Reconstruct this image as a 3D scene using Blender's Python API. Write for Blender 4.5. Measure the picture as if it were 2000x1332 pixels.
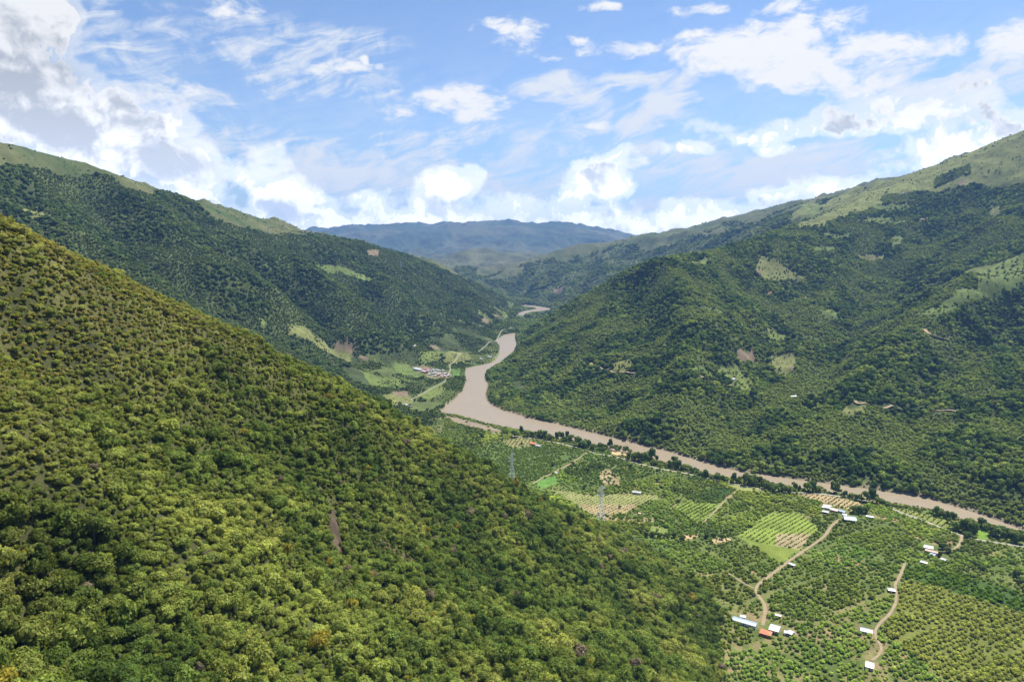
import bpy, bmesh, math, random
import numpy as np
from mathutils import Vector

# ------------------------------------------------------------------ scene, camera, light
scene = bpy.context.scene
for o in list(bpy.data.objects):
    bpy.data.objects.remove(o)
COL = scene.collection
CAM_H = 400.0
PITCH = math.radians(7.9)
FPX = 1333.0

cam_d = bpy.data.cameras.new("camera")
cam_d.sensor_width = 36.0
cam_d.lens = 24.0
cam_d.clip_start = 1.0
cam_d.clip_end = 80000.0
cam = bpy.data.objects.new("camera", cam_d)
COL.objects.link(cam)
cam.location = (0, 0, CAM_H)
cam.rotation_euler = (math.radians(90) - PITCH, 0, 0)
scene.camera = cam

SUN_AZ, SUN_EL = math.radians(46), math.radians(60)
sun_d = bpy.data.lights.new("sun", 'SUN')
sun_d.energy = 4.9
sun_d.angle = math.radians(0.5)
sun_d.color = (1.0, 0.95, 0.86)
sun = bpy.data.objects.new("sun", sun_d)
COL.objects.link(sun)
SDIR = Vector((math.sin(SUN_AZ) * math.cos(SUN_EL), math.cos(SUN_AZ) * math.cos(SUN_EL), math.sin(SUN_EL)))
sun.rotation_euler = SDIR.to_track_quat('Z', 'Y').to_euler()
sun.location = (0, 0, 3000)

scene.view_settings.view_transform = 'Standard'
scene.view_settings.look = 'None'
scene.view_settings.gamma = 1.0
scene.view_settings.exposure = 0.95
scene.view_settings.use_curve_mapping = False
scene.render.engine = 'CYCLES'
scene.cycles.max_bounces = 5
scene.cycles.diffuse_bounces = 2
scene.cycles.glossy_bounces = 2
scene.cycles.transmission_bounces = 3
scene.cycles.volume_bounces = 0
scene.cycles.transparent_max_bounces = 4
scene.cycles.sample_clamp_indirect = 4.0

SKY_STRENGTH = 0.085
CLOUD_WHITE = 5.3      # radiance of a sunlit cloud before the sky strength


def pix_dir(px, py):
    u = (px - 1000.0) / FPX
    v = (666.0 - py) / FPX
    return (u, math.cos(PITCH) + v * math.sin(PITCH), -math.sin(PITCH) + v * math.cos(PITCH))


# ------------------------------------------------------------------ node helper
class NT:
    def __init__(self, tree):
        self.t = tree
        self.n = tree.nodes
        self.l = tree.links

    def node(self, kind, **kw):
        nd = self.n.new(kind)
        for k, v in kw.items():
            setattr(nd, k, v)
        return nd

    def put(self, sock, val):
        if val is None:
            return
        if isinstance(val, bpy.types.NodeSocket):
            self.l.new(val, sock)
        else:
            sock.default_value = val

    def math(self, op, a, b=None, c=None, clamp=False):
        nd = self.node('ShaderNodeMath', operation=op, use_clamp=clamp)
        self.put(nd.inputs[0], a)
        self.put(nd.inputs[1], b)
        self.put(nd.inputs[2], c)
        return nd.outputs[0]

    def vmath(self, op, a, b=None, c=None, out=0):
        nd = self.node('ShaderNodeVectorMath', operation=op)
        self.put(nd.inputs[0], a)
        self.put(nd.inputs[1], b)
        self.put(nd.inputs[2], c)
        return nd.outputs[out]

    def smooth(self, x, a, b, lo=0.0, hi=1.0):
        nd = self.node('ShaderNodeMapRange', interpolation_type='SMOOTHSTEP')
        self.put(nd.inputs['Value'], x)
        nd.inputs['From Min'].default_value = a
        nd.inputs['From Max'].default_value = b
        nd.inputs['To Min'].default_value = lo
        nd.inputs['To Max'].default_value = hi
        return nd.outputs[0]

    def noise(self, vec, scale, detail=6.0, rough=0.55, dist=0.0, lac=2.0):
        nd = self.node('ShaderNodeTexNoise', noise_dimensions='3D')
        self.put(nd.inputs['Vector'], vec)
        nd.inputs['Scale'].default_value = scale
        nd.inputs['Detail'].default_value = detail
        nd.inputs['Roughness'].default_value = rough
        nd.inputs['Lacunarity'].default_value = lac
        nd.inputs['Distortion'].default_value = dist
        return nd.outputs[0]

    def mix(self, f, a, b, blend='MIX'):
        nd = self.node('ShaderNodeMix', data_type='RGBA', blend_type=blend)
        self.put(nd.inputs[0], f)
        self.put(nd.inputs[6], a)
        self.put(nd.inputs[7], b)
        return nd.outputs[2]

    def comb(self, x, y, z):
        nd = self.node('ShaderNodeCombineXYZ')
        for s, v in zip(nd.inputs, (x, y, z)):
            self.put(s, v)
        return nd.outputs[0]


# ------------------------------------------------------------------ sky (physical sky with cloud layers by direction)
def azel(px, py):
    d = pix_dir(px, py)
    n = math.sqrt(d[0] ** 2 + d[1] ** 2 + d[2] ** 2)
    return math.atan2(d[0], d[1]), math.asin(d[2] / n)


def build_world():
    w = bpy.data.worlds.new("World")
    scene.world = w
    w.use_nodes = True
    w.node_tree.nodes.clear()
    N = NT(w.node_tree)
    out = N.node('ShaderNodeOutputWorld')
    bg = N.node('ShaderNodeBackground')
    bg.inputs['Strength'].default_value = SKY_STRENGTH
    N.l.new(bg.outputs[0], out.inputs['Surface'])
    sky = N.node('ShaderNodeTexSky', sky_type='NISHITA')
    sky.sun_disc = False
    sky.sun_elevation = SUN_EL
    sky.sun_rotation = SUN_AZ
    sky.altitude = 900.0
    sky.air_density = 1.0
    sky.dust_density = 0.6
    sky.ozone_density = 1.6
    tc = N.node('ShaderNodeTexCoord')
    d = tc.outputs['Generated']
    sep = N.node('ShaderNodeSeparateXYZ')
    N.l.new(d, sep.inputs[0])
    az = N.math('ARCTAN2', sep.outputs[0], sep.outputs[1])
    el = N.math('ARCSINE', sep.outputs[2])
    # gentle warp so that outlines wander
    ae0 = N.comb(az, el, 0.0)
    wn = N.node('ShaderNodeTexNoise', noise_dimensions='3D')
    N.put(wn.inputs['Vector'], ae0)
    wn.inputs['Scale'].default_value = 14.0
    wn.inputs['Detail'].default_value = 3.0
    warp = N.vmath('MULTIPLY', N.vmath('SUBTRACT', wn.outputs[1], (0.5, 0.5, 0.5)), (0.035, 0.028, 0.0))
    ae = N.vmath('ADD', ae0, warp)

    def blobs(lst, vec):
        """soft ellipses given by pixel centre and radii: max of 1-d^2 times weight"""
        acc = None
        for (px, py, rx, ry, wt) in lst:
            a, e = azel(px, py)
            a2, _ = azel(px + rx, py)
            _, e2 = azel(px, py - ry)
            sx, sy = 1.0 / max(1e-4, abs(a2 - a)), 1.0 / max(1e-4, abs(e2 - e))
            q = N.vmath('MULTIPLY_ADD', vec, (sx, sy, 0.0), (-a * sx, -e * sy, 0.0))
            ln = N.vmath('DOT_PRODUCT', q, q, out=1)
            val = N.math('MULTIPLY_ADD', ln, -wt, wt)
            acc = val if acc is None else N.math('MAXIMUM', acc, val)
        return N.math('MAXIMUM', acc, 0.0)

    # ---- cumulus
    cum = [
        (-60, 40, 235, 260, 2.1), (70, 30, 95, 120, 1.8), (60, 200, 175, 150, 2.1), (190, 265, 205, 118, 2.0), (330, 330, 150, 80, 1.5),
        (290, 240, 110, 70, 1.0), (390, 385, 110, 60, .9), (525, 318, 60, 55, .9), (470, 345, 80, 50, .7),
        (560, 388, 85, 56, 1.8), (630, 415, 90, 45, 1.0), (735, 408, 85, 42, .95), (875, 368, 78, 50, 1.6), (915, 350, 42, 34, .95), (840, 398, 75, 45, 1.0),
        (960, 405, 90, 32, .9), (1050, 408, 90, 36, .95), (1172, 350, 84, 60, 1.9), (1208, 325, 56, 44, 1.0), (1140, 380, 70, 42, .9), (1225, 295, 30, 22, .7),
        (560, 442, 240, 48, 1.2), (820, 440, 310, 52, 1.35), (1100, 438, 340, 52, 1.35), (1380, 428, 240, 48, 1.2), (1540, 398, 130, 44, 1.0), (1630, 368, 130, 42, .9),
        (1645, 222, 70, 50, 1.35), (1690, 235, 50, 34, 1.1), (1675, 190, 50, 34, 1.1), (1790, 212, 105, 62, 1.4), (1880, 168, 70, 36, 1.2), (1890, 218, 120, 50, 1.3), (1975, 235, 100, 44, .9), (1850, 292, 125, 60, 1.4), (1970, 268, 115, 58, 1.3),
        (1340, 290, 85, 20, .95), (1375, 250, 80, 18, .85), (1460, 265, 120, 22, .9), (1560, 245, 95, 24, .85), (1530, 290, 90, 16, .7), (1730, 320, 70, 40, .75),
    ]
    s = blobs(cum, ae)
    n1 = N.noise(ae, 24.0, 10.0, 0.60)
    vor = N.node('ShaderNodeTexVoronoi', feature='SMOOTH_F1', voronoi_dimensions='3D')
    N.put(vor.inputs['Vector'], N.vmath('ADD', ae, N.vmath('MULTIPLY', N.vmath('SUBTRACT', wn.outputs[1], (.5, .5, .5)), (.04, .04, 0))))
    vor.inputs['Scale'].default_value = 34.0
    vor.inputs['Detail'].default_value = 3.0
    vor.inputs['Roughness'].default_value = 0.6
    vor.inputs['Lacunarity'].default_value = 2.3
    vor.inputs['Smoothness'].default_value = 0.4
    billow = N.math('SUBTRACT', 0.45, vor.outputs['Distance'])
    base = N.math('ADD', N.math('MULTIPLY', N.math('SUBTRACT', n1, 0.5), 2.1), N.math('MULTIPLY', billow, 0.85))
    field = N.math('ADD', s, base)
    gate = N.smooth(s, 0.02, 0.22)
    dens = N.math('MULTIPLY', N.smooth(field, 0.20, 0.55), gate)
    # wispy fringe round the solid clouds
    fringe = N.math('MULTIPLY', N.smooth(N.math('ADD', s, N.math('MULTIPLY', N.math('SUBTRACT', n1, 0.5), 3.6)), 0.05, 0.8), N.smooth(s, 0.0, 0.3, 0.0, 0.55))
    dens = N.math('MAXIMUM', dens, fringe)
    # relief: the same noise a little toward the sun (up and to the right)
    off = N.vmath('ADD', ae, (0.006, 0.011, 0.0))
    n2 = N.noise(off, 24.0, 10.0, 0.60)
    nb = N.noise(N.vmath('ADD', ae, (0.3, 0.1, 0.0)), 11.0, 5.0, 0.55)
    nb2 = N.noise(N.vmath('ADD', ae, (0.312, 0.124, 0.0)), 11.0, 5.0, 0.55)
    rel = N.math('ADD', N.math('MULTIPLY', N.math('SUBTRACT', n1, n2), 1.5), N.math('MULTIPLY', N.math('SUBTRACT', nb, nb2), 2.6))
    grey = [
        (10, 150, 210, 130, 1.15), (120, 255, 240, 90, 1.1), (250, 320, 260, 80, .95), (565, 408, 90, 42, 1.0), (600, 398, 60, 34, .7), (870, 398, 110, 34, .9),
        (1170, 402, 110, 30, .9), (1060, 425, 130, 26, .7), (970, 428, 90, 24, .7), (700, 432, 100, 24, .7), (1660, 275, 130, 44, .45), (1790, 262, 160, 56, .65), (1910, 250, 170, 56, .6),
        (1540, 400, 120, 40, .8), (1770, 318, 110, 46, .7), (1580, 285, 70, 26, .7), (430, 350, 130, 60, .5), (1330, 440, 200, 26, .5),
    ]
    g0 = blobs(grey, ae)
    g = N.math('MULTIPLY', g0, g0)
    low = N.noise(ae, 15.0, 6.0, 0.58)
    g = N.math('MULTIPLY', N.math('MULTIPLY', g, N.smooth(low, 0.34, 0.62, 0.35, 1.0)), N.smooth(s, 0.25, 1.15, 0.05, 0.55))
    shade = N.math('SUBTRACT', N.math('ADD', 1.0, N.math('MULTIPLY', rel, N.smooth(field, .3, .9))), g)
    shade = N.math('MINIMUM', N.math('MAXIMUM', shade, 0.42), 1.08)
    shade = N.math('SUBTRACT', shade, N.smooth(s, 0.4, 1.3, 0.0, 0.06))
    ccol = N.mix(N.smooth(shade, 0.42, 1.04), (0.58, 0.62, 0.675, 1), (1.10, 1.10, 1.085, 1))
    cem = N.vmath('SCALE', ccol)
    # cloud banks low over the range lie at the far end of the valley air: as bright as the high ones
    boost = N.smooth(el, 0.22, 0.06, 1.0, 1.65)
    N.put(cem.node.inputs['Scale'], N.math('MULTIPLY', boost, CLOUD_WHITE))
    # ---- flat bright altocumulus (top right)
    alto = [(1470, 95, 210, 62, 1.25), (1560, 130, 170, 66, 1.3), (1720, 102, 180, 44, 1.05), (1560, 62, 140, 40, .9), (1360, 72, 90, 20, .8), (1360, 22, 80, 18, .75), (1530, 18, 90, 22, .75), (1625, 42, 75, 30, .8), (1830, 95, 80, 30, .7),
            (1210, 93, 95, 22, .8), (1130, 75, 36, 14, .7), (1008, 72, 60, 50, .65), (990, 50, 100, 20, .65), (1180, 14, 60, 14, .75), (1075, 117, 40, 11, .7), (1990, 82, 95, 48, 1.1), (1715, 158, 90, 24, .8), (1640, 165, 90, 30, .8),
            (900, 192, 120, 40, 1.05), (935, 215, 75, 34, .9), (772, 215, 58, 28, .75), (1168, 240, 26, 13, .9), (445, 8, 80, 32, .75), (655, 130, 90, 26, .65), (708, 120, 14, 14, .9), (742, 129, 13, 9, .9), (375, 190, 50, 34, .7), (300, 178, 70, 22, .6)]
    s2 = blobs(alto, ae)
    st = N.vmath('MULTIPLY', ae, (0.75, 1.6, 1.0))
    n3 = N.noise(st, 34.0, 10.0, 0.64, 0.2)
    f2 = N.math('ADD', s2, N.math('MULTIPLY', N.math('SUBTRACT', n3, 0.5), 3.0))
    d2 = N.math('MULTIPLY', N.smooth(f2, 0.16, 1.05), N.smooth(s2, 0.0, 0.3))
    # ---- cirrus veils
    rot = N.node('ShaderNodeVectorRotate', rotation_type='Z_AXIS')
    N.put(rot.inputs['Vector'], ae)
    rot.inputs['Angle'].default_value = math.radians(-16)
    cv = N.vmath('MULTIPLY', rot.outputs[0], (1.0, 4.5, 1.0))
    n4 = N.noise(cv, 9.0, 9.0, 0.62, 1.1)
    cir = [(1100, 168, 130, 40, 1.1), (1155, 205, 60, 60, .9), (1250, 158, 160, 30, 1.05), (1300, 205, 80, 58, 1.15), (1250, 255, 70, 70, 1.05), (1130, 240, 90, 60, .7), (680, 335, 250, 75, 1.0), (450, 300, 270, 90, .9), (640, 150, 230, 70, .6),
           (560, 90, 300, 80, .65), (900, 300, 400, 80, .65), (1500, 330, 420, 80, 1.0), (300, 190, 220, 60, .7), (1850, 160, 260, 70, .7), (1000, 370, 800, 70, .8), (230, 60, 180, 120, .6), (590, 180, 120, 26, .6)]
    s3 = blobs(cir, ae)
    n5 = N.noise(ae, 14.0, 8.0, 0.62, 1.6)
    wisp = N.math('ADD', N.math('MULTIPLY', N.math('SUBTRACT', n4, 0.5), 2.9), N.math('MULTIPLY', N.math('SUBTRACT', n5, 0.5), 1.9))
    f3 = N.math('ADD', s3, wisp)
    d3 = N.math('MULTIPLY', N.math('MULTIPLY', N.smooth(f3, 0.05, 1.2), 0.95), N.smooth(s3, 0.0, 0.45))
    # general thin veil, denser toward the horizon
    veil = N.math('MULTIPLY', N.smooth(el, 0.34, 0.02, 0.10, 1.0), N.math('ADD', 0.34, N.math('MULTIPLY', wisp, 0.45)), clamp=True)
    veil = N.math('MULTIPLY', veil, N.smooth(el, 0.02, 0.16, 0.12, 0.75))
    d3 = N.math('MAXIMUM', d3, veil)
    skyc = N.mix(1.0, sky.outputs[0], (0.76, 0.83, 0.92, 1), 'MULTIPLY')
    low_sky = N.vmath('SCALE', skyc)
    N.put(low_sky.node.inputs['Scale'], N.smooth(el, 0.0, 0.20, 0.78, 1.0))
    skyc = low_sky
    white = tuple(CLOUD_WHITE * c for c in (1.13, 1.13, 1.12)) + (1,)
    c = N.mix(d3, skyc, tuple(CLOUD_WHITE * k for k in (0.98, 1.02, 1.06)) + (1,))
    c = N.mix(d2, c, white)
    c = N.mix(dens, c, cem)
    N.l.new(c, bg.inputs['Color'])
    w.cycles.sampling_method = 'MANUAL'
    w.cycles.sample_map_resolution = 512


build_world()

# ------------------------------------------------------------------ numeric helpers
def perlin(x, y, seed=0):
    x = np.asarray(x, dtype=np.float64)
    y = np.asarray(y, dtype=np.float64)
    xi = np.floor(x).astype(np.int64)
    yi = np.floor(y).astype(np.int64)
    xf = x - xi
    yf = y - yi

    def grad(ix, iy, dx, dy):
        h = (ix * 374761393 + iy * 668265263 + seed * 974634211) & 0xFFFFFFFF
        h = ((h ^ (h >> 13)) * 1274126177) & 0xFFFFFFFF
        h = h ^ (h >> 16)
        a = (h & 0xFFFF) * (2 * math.pi / 65536.0)
        return np.cos(a) * dx + np.sin(a) * dy
    u = xf * xf * xf * (xf * (xf * 6 - 15) + 10)
    v = yf * yf * yf * (yf * (yf * 6 - 15) + 10)
    a = grad(xi, yi, xf, yf)
    b = grad(xi + 1, yi, xf - 1, yf)
    c = grad(xi, yi + 1, xf, yf - 1)
    d = grad(xi + 1, yi + 1, xf - 1, yf - 1)
    return ((a + (b - a) * u) * (1 - v) + (c + (d - c) * u) * v) * 1.5


def fbm(x, y, wl, octs, seed=0, gain=0.5):
    s = np.zeros_like(np.asarray(x, dtype=np.float64))
    a = 1.0
    for k in range(octs):
        s = s + a * perlin(x / wl + 17.3 * k, y / wl - 9.1 * k, seed + k)
        a *= gain
        wl *= 0.5
    return s


def ridged(x, y, wl, octs, seed=0, gain=0.5):
    s = np.zeros_like(np.asarray(x, dtype=np.float64))
    a = 1.0
    for k in range(octs):
        n = perlin(x / wl + 5.7 * k, y / wl + 3.3 * k, seed + k)
        s = s + a * (0.55 - 2.0 * np.abs(n))
        a *= gain
        wl *= 0.5
    return s


def sstep(a, b, x):
    t = np.clip((x - a) / (b - a), 0, 1)
    return t * t * (3 - 2 * t)


def in_poly(x, y, poly):
    res = np.zeros(x.shape, dtype=bool)
    n = len(poly)
    px, py = poly[:, 0], poly[:, 1]
    j = n - 1
    for i in range(n):
        c = ((py[i] > y) != (py[j] > y)) & (x < (px[j] - px[i]) * (y - py[i]) / (py[j] - py[i] + 1e-12) + px[i])
        res ^= c
        j = i
    return res


def seg_dist(x, y, pts, closed=False):
    d = np.full(x.shape, 1e9)
    n = len(pts)
    for i in range(n if closed else n - 1):
        a = pts[i]
        b = pts[(i + 1) % n]
        ab = b - a
        L = ab @ ab + 1e-9
        t = np.clip(((x - a[0]) * ab[0] + (y - a[1]) * ab[1]) / L, 0, 1)
        d = np.minimum(d, np.hypot(x - a[0] - t * ab[0], y - a[1] - t * ab[1]))
    return d


def plane(px, py, z=0.0):
    d = pix_dir(px, py)
    t = (z - CAM_H) / d[2]
    return np.array((t * d[0], t * d[1]))


def atY(px, py, Y):
    d = pix_dir(px, py)
    t = Y / d[1]
    return (t * d[0], Y, CAM_H + t * d[2])


def atS(px, py, S):
    d = pix_dir(px, py)
    t = S / math.sqrt(sum(c * c for c in d))
    return (t * d[0], t * d[1], CAM_H + t * d[2])


def project(x, y, z):
    """world -> photo pixel (used to know which land cover the survey of the photo found where)"""
    cp, sp = math.cos(PITCH), math.sin(PITCH)
    zz = z - CAM_H
    f = y * cp - zz * sp
    up = y * sp + zz * cp
    f = np.where(np.abs(f) < 1e-3, 1e-3, f)
    return 1000 + FPX * x / f, 666 - FPX * up / f, f


# ------------------------------------------------------------------ river outline (water level 0)
RIV1 = [(1008, 650), (985, 653.5), (968, 665), (976, 675), (975, 691), (968, 703), (961, 708), (952, 710.5), (910, 719), (908.6, 730), (911.6, 744),
        (904, 765), (886, 783), (859, 805), (865, 807), (894, 811), (912, 816), (955, 828), (982, 833), (1020, 841), (1080, 855), (1140, 864), (1200, 880), (1260, 893), (1330, 911),
        (1400, 929), (1440, 936), (1520, 946), (1600, 958), (1690, 973), (1735, 982), (1790, 990), (1830, 998), (1860, 1008), (1905, 1021), (1945, 1032), (1985, 1045), (2100, 1082), (2300, 1150),
        (2300, 1130), (2100, 1066), (2000, 1036), (1960, 1020), (1930, 1010), (1900, 1000), (1850, 985), (1800, 971), (1740, 962), (1700, 955), (1600, 943), (1500, 928), (1450, 922), (1400, 910), (1300, 881),
        (1200, 856), (1150, 844), (1100, 832), (1060, 822), (1030, 816), (1000, 807), (982, 802), (968, 795), (957, 789), (949, 780), (948, 768), (953, 751), (946, 738), (949, 724), (962, 716), (976, 708),
        (985, 700), (1003, 685), (1009, 672), (1005, 657)]
RIV2 = [(1000, 592), (1030, 596), (1050, 598), (1076, 602), (1072, 606), (1050, 609.5), (1030, 612), (1022, 615), (1027, 619), (1016, 620), (1007, 614), (1024, 607.5), (1048, 603.5), (1046, 601), (1020, 598.5)]
RIV3 = [(1073, 623), (1087, 626), (1082, 634), (1077, 631)]
RIVERS = [np.array([plane(*p) for p in R]) for R in (RIV1, RIV2, RIV3)]


def river_sd(x, y):
    sd = np.full(x.shape, 1e9)
    for R in RIVERS:
        d = seg_dist(x, y, R, True)
        ins = in_poly(x, y, R)
        sd = np.minimum(sd, np.where(ins, -d, d))
    return sd


# ------------------------------------------------------------------ terrain: surveyed points -> surface
CTRL = []


def line(pts, step, f=atY):
    P = [np.array(f(*p)) for p in pts]
    for a, b in zip(P[:-1], P[1:]):
        n = max(1, int(np.linalg.norm(b - a) / step))
        for k in range(n):
            CTRL.append(tuple(a + (b - a) * k / n))
    CTRL.append(tuple(P[-1]))


def flat(pts, z):
    for p in pts:
        q = plane(p[0], p[1], max(z, 0))
        CTRL.append((q[0], q[1], z))


def raw(*pts):
    CTRL.extend(pts)


# near spur: crest line, faces, foot
line([(-260, 310, 400), (0, 437, 450), (120, 499, 458), (250, 571, 480), (380, 618, 510), (500, 664, 545), (620, 728, 595), (750, 797, 650), (880, 872, 710), (1000, 947, 770), (1080, 990, 815), (1200, 1055, 840),
      (1320, 1130, 830)], 40, atS)
line([(60, 880, 330), (180, 940, 335), (300, 1015, 342), (480, 1140, 352), (650, 1295, 352), (760, 1400, 352)], 30, atS)
for p in [(0, 700, 395), (150, 760, 400), (300, 800, 420), (420, 880, 425), (520, 860, 490), (600, 960, 480), (640, 1090, 436), (760, 1200, 430), (800, 1000, 560), (850, 1100, 510), (950, 1100, 590), (1000, 1200, 540),
          (1150, 1150, 690), (1180, 1250, 580), (1300, 1300, 600), (900, 1332, 400), (1050, 1332, 430), (1200, 1332, 480), (1330, 1332, 590), (0, 1000, 308), (0, 1120, 291), (0, 1332, 250), (120, 1180, 299), (150, 1332, 267), (330, 1250, 306), (350, 1332, 293), (480, 1270, 324), (-200, 1200, 262)]:
    raw(atS(*p))
flat([(1440, 1332), (1432, 1260), (1425, 1190), (1370, 1150)], 3)
flat([(1600, 1332), (1600, 1250), (1600, 1150), (1500, 1150), (1500, 1050), (1400, 1060), (1300, 1020), (1700, 1100), (1800, 1050), (1900, 1100), (1800, 1200), (1900, 1250), (1950, 1330), (2000, 1150), (1700, 1040), (1200, 960),
      (1300, 950), (1100, 905), (1010, 890), (950, 860), (2200, 1200), (2300, 1332), (2000, 1500), (1700, 1450), (1500, 1450), (920, 830), (900, 800), (930, 770), (940, 740), (1600, 980), (1450, 950), (1250, 905), (1150, 875)], -14)
raw((300, 420, -10), (420, 250, -10), (330, 150, -10), (260, 60, 20), (520, 60, -10), (700, 300, -12), (160, 120, 110), (60, 150, 205), (-40, 90, 290), (-150, 60, 350), (-300, 150, 410), (-420, 250, 450), (150, 0, 120), (0, 0, 280))
# back of the near spur, side valley behind it
raw((-340, 560, 300), (-260, 700, 200), (-180, 800, 120), (-60, 900, 50), (-420, 900, 150), (-700, 700, 300), (-900, 900, 260), (-650, 1200, 130), (-400, 1150, 90), (-200, 1100, 40), (-900, 1400, 190), (-520, 420, 430), (-700, 300, 480))
# valley slope on the left bank, between spur and left mountain
for p, z in [((820, 830), 6), ((800, 780), 14), ((760, 740), 30), ((850, 760), 10), ((880, 740), 8), ((840, 725), 16), ((800, 700), 40), ((720, 710), 48), ((650, 690), 70), ((870, 700), 18), ((930, 690), 8), ((900, 650), 40), ((960, 640), 20), ((990, 625), 8), ((700, 760), 30)]:
    q = plane(p[0], p[1], z)
    raw((q[0], q[1], z))
# left mountain: skyline, spurs, flank
line([(-330, 250, 1500), (0, 289, 1900), (100, 316, 2040), (200, 347, 2150), (235, 344, 2200), (300, 374, 2330), (400, 407, 2500), (500, 441, 2700), (600, 467, 2900), (670, 488, 3080), (720, 481, 3300), (765, 497, 3450), (815, 517, 3620), (848, 509, 3800),
      (900, 537, 3950), (960, 572, 4150), (1003, 597, 4350)], 55)
line([(440, 425, 2560), (520, 490, 2440), (600, 535, 2390), (680, 585, 2350), (740, 625, 2330), (800, 680, 2310)], 60)
line([(340, 402, 2420), (420, 480, 2340), (500, 560, 2270), (570, 628, 2230), (640, 665, 2200)], 60)
line([(620, 515, 2800), (690, 572, 2730), (750, 622, 2660), (815, 670, 2560)], 60)
line([(160, 390, 2060), (230, 470, 1960), (320, 550, 1830), (420, 620, 1760)], 60)
line([(380, 420, 2440), (450, 490, 2300), (530, 560, 2190), (610, 625, 2120), (690, 668, 2150)], 60)
line([(620, 480, 2900), (700, 535, 2860), (780, 580, 2800), (850, 620, 2760), (905, 655, 2700)], 100)
line([(740, 490, 3330), (820, 545, 3300), (890, 585, 3260), (950, 620, 3180)], 120)
line([(235, 350, 2190), (330, 440, 2050), (420, 520, 1960), (520, 600, 1900), (600, 660, 1880)], 100)
line([(0, 300, 1880), (100, 400, 1760), (220, 500, 1640), (330, 570, 1560)], 100)
for p in [(60, 420, 1740), (0, 480, 1500), (150, 470, 1700), (300, 490, 1900), (420, 470, 2260), (830, 650, 2560), (760, 540, 3080), (860, 600, 3030)]:
    raw(atY(*p))
raw((-1900, 2600, 640), (-1800, 3400, 500), (-1600, 4400, 380), (-900, 4600, 300), (-400, 4900, 140), (-2400, 2000, 800), (-2000, 1300, 700), (-1500, 700, 560), (-2600, 3500, 700))
# right hill: foot on the far bank, skyline, faces
flat([(955, 725), (962, 755), (958, 775), (1000, 798), (1060, 814), (1160, 838), (1300, 874), (1450, 914), (1600, 935), (1750, 955), (1900, 990), (2000, 1024), (2150, 1072), (1012, 690), (1016, 668)], 3)
line([(1030, 645, 2950), (1090, 606, 2700), (1150, 577, 2600), (1210, 542, 2500), (1290, 510, 2400), (1350, 507, 2480), (1420, 491, 2600), (1490, 474, 2720), (1560, 452, 2860), (1620, 427, 3000), (1680, 397, 3180), (1740, 367, 3350), (1800, 333, 3400), (1850, 315, 3400),
      (1900, 297, 3350), (1960, 272, 3260), (2000, 259, 3200), (2200, 170, 3100), (2500, 60, 2900)], 55)
for p in [(1060, 700, 2130), (1120, 650, 2220), (1080, 770, 1760), 
          (1800, 440, 2850), (1800, 540, 2380), 
          (1900, 400, 2900), (2000, 380, 2750), (2000, 460, 2400), (2000, 780, 1320), (2000, 900, 1060), (1960, 960, 995), (1300, 830, 1370), (1600, 880, 1200), (1800, 920, 1110), (1100, 790, 1640), (1460, 880, 1250), (1640, 480, 2760), (2200, 900, 1100), (2300, 700, 1500), (2300, 500, 2000)]:
    raw(atY(*p))
# spurs and ravines on the right hill
line([(1300, 530, 2330), (1330, 590, 2020), (1345, 660, 1790), (1340, 740, 1530), (1320, 815, 1380)], 70)
line([(1180, 590, 2420), (1200, 660, 2050), (1190, 740, 1740), (1170, 800, 1590)], 70)
line([(1250, 560, 2420), (1270, 640, 2090), (1265, 720, 1760), (1250, 790, 1560)], 70)
line([(1550, 560, 2500), (1520, 640, 2130), (1480, 720, 1830), (1440, 800, 1530), (1420, 850, 1390)], 70)
line([(1640, 560, 2440), (1590, 640, 2060), (1555, 720, 1740), (1520, 800, 1460), (1500, 860, 1300)], 70)
line([(1740, 540, 2600), (1680, 620, 2260), (1630, 700, 1930), (1590, 780, 1620), (1570, 850, 1390)], 70)
line([(2000, 533, 1960), (1900, 573, 1890), (1840, 605, 1830), (1760, 655, 1700), (1690, 730, 1520), (1650, 810, 1330), (1630, 880, 1180)], 60)
line([(1960, 640, 1860), (1880, 690, 1740), (1820, 760, 1560), (1770, 840, 1340), (1750, 900, 1190)], 60)
line([(2060, 690, 1600), (1960, 740, 1480), (1890, 810, 1320), (1850, 890, 1130)], 60)
# behind the right hill
raw((700, 3300, 120), (1200, 3600, 330), (1700, 4200, 600), (400, 3200, 40), (2600, 4000, 720), (3300, 3000, 960), (3600, 2000, 900), (2600, 1500, 480), (150, 3300, 4), (260, 3700, 6))
flat([(1040, 660), (1060, 640), (1040, 615), (1040, 628), (1060, 600), (1030, 604)], -4)
# second ridge on the right
line([(960, 560, 5400), (1000, 531, 5600), (1060, 497, 5800), (1130, 476, 5900), (1190, 473, 5900), (1222, 466, 5800), (1262, 456, 5700), (1330, 456, 5600), (1400, 431, 5500), (1500, 406, 5450), (1600, 386, 5400), (1700, 361, 5350), (1745, 350, 5300), (1900, 300, 5300), (2200, 260, 5300)], 110)
line([(1222, 470, 5700), (1160, 520, 5300), (1110, 560, 4950), (1080, 590, 4700)], 200)
line([(1400, 440, 5400), (1300, 510, 4800), (1200, 565, 4300), (1130, 605, 3900)], 200)
for p in [(1000, 575, 5300), (1050, 580, 5000), (1100, 530, 5350), (1200, 520, 4950), (1250, 530, 4700), (1300, 480, 5150), (1150, 580, 4300), (1400, 460, 5100), (1500, 440, 5000), (1220, 590, 3900)]:
    raw(atY(*p))
raw((800, 6600, 220), (1600, 6500, 420), (2800, 6500, 640), (4500, 5500, 900))
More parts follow.
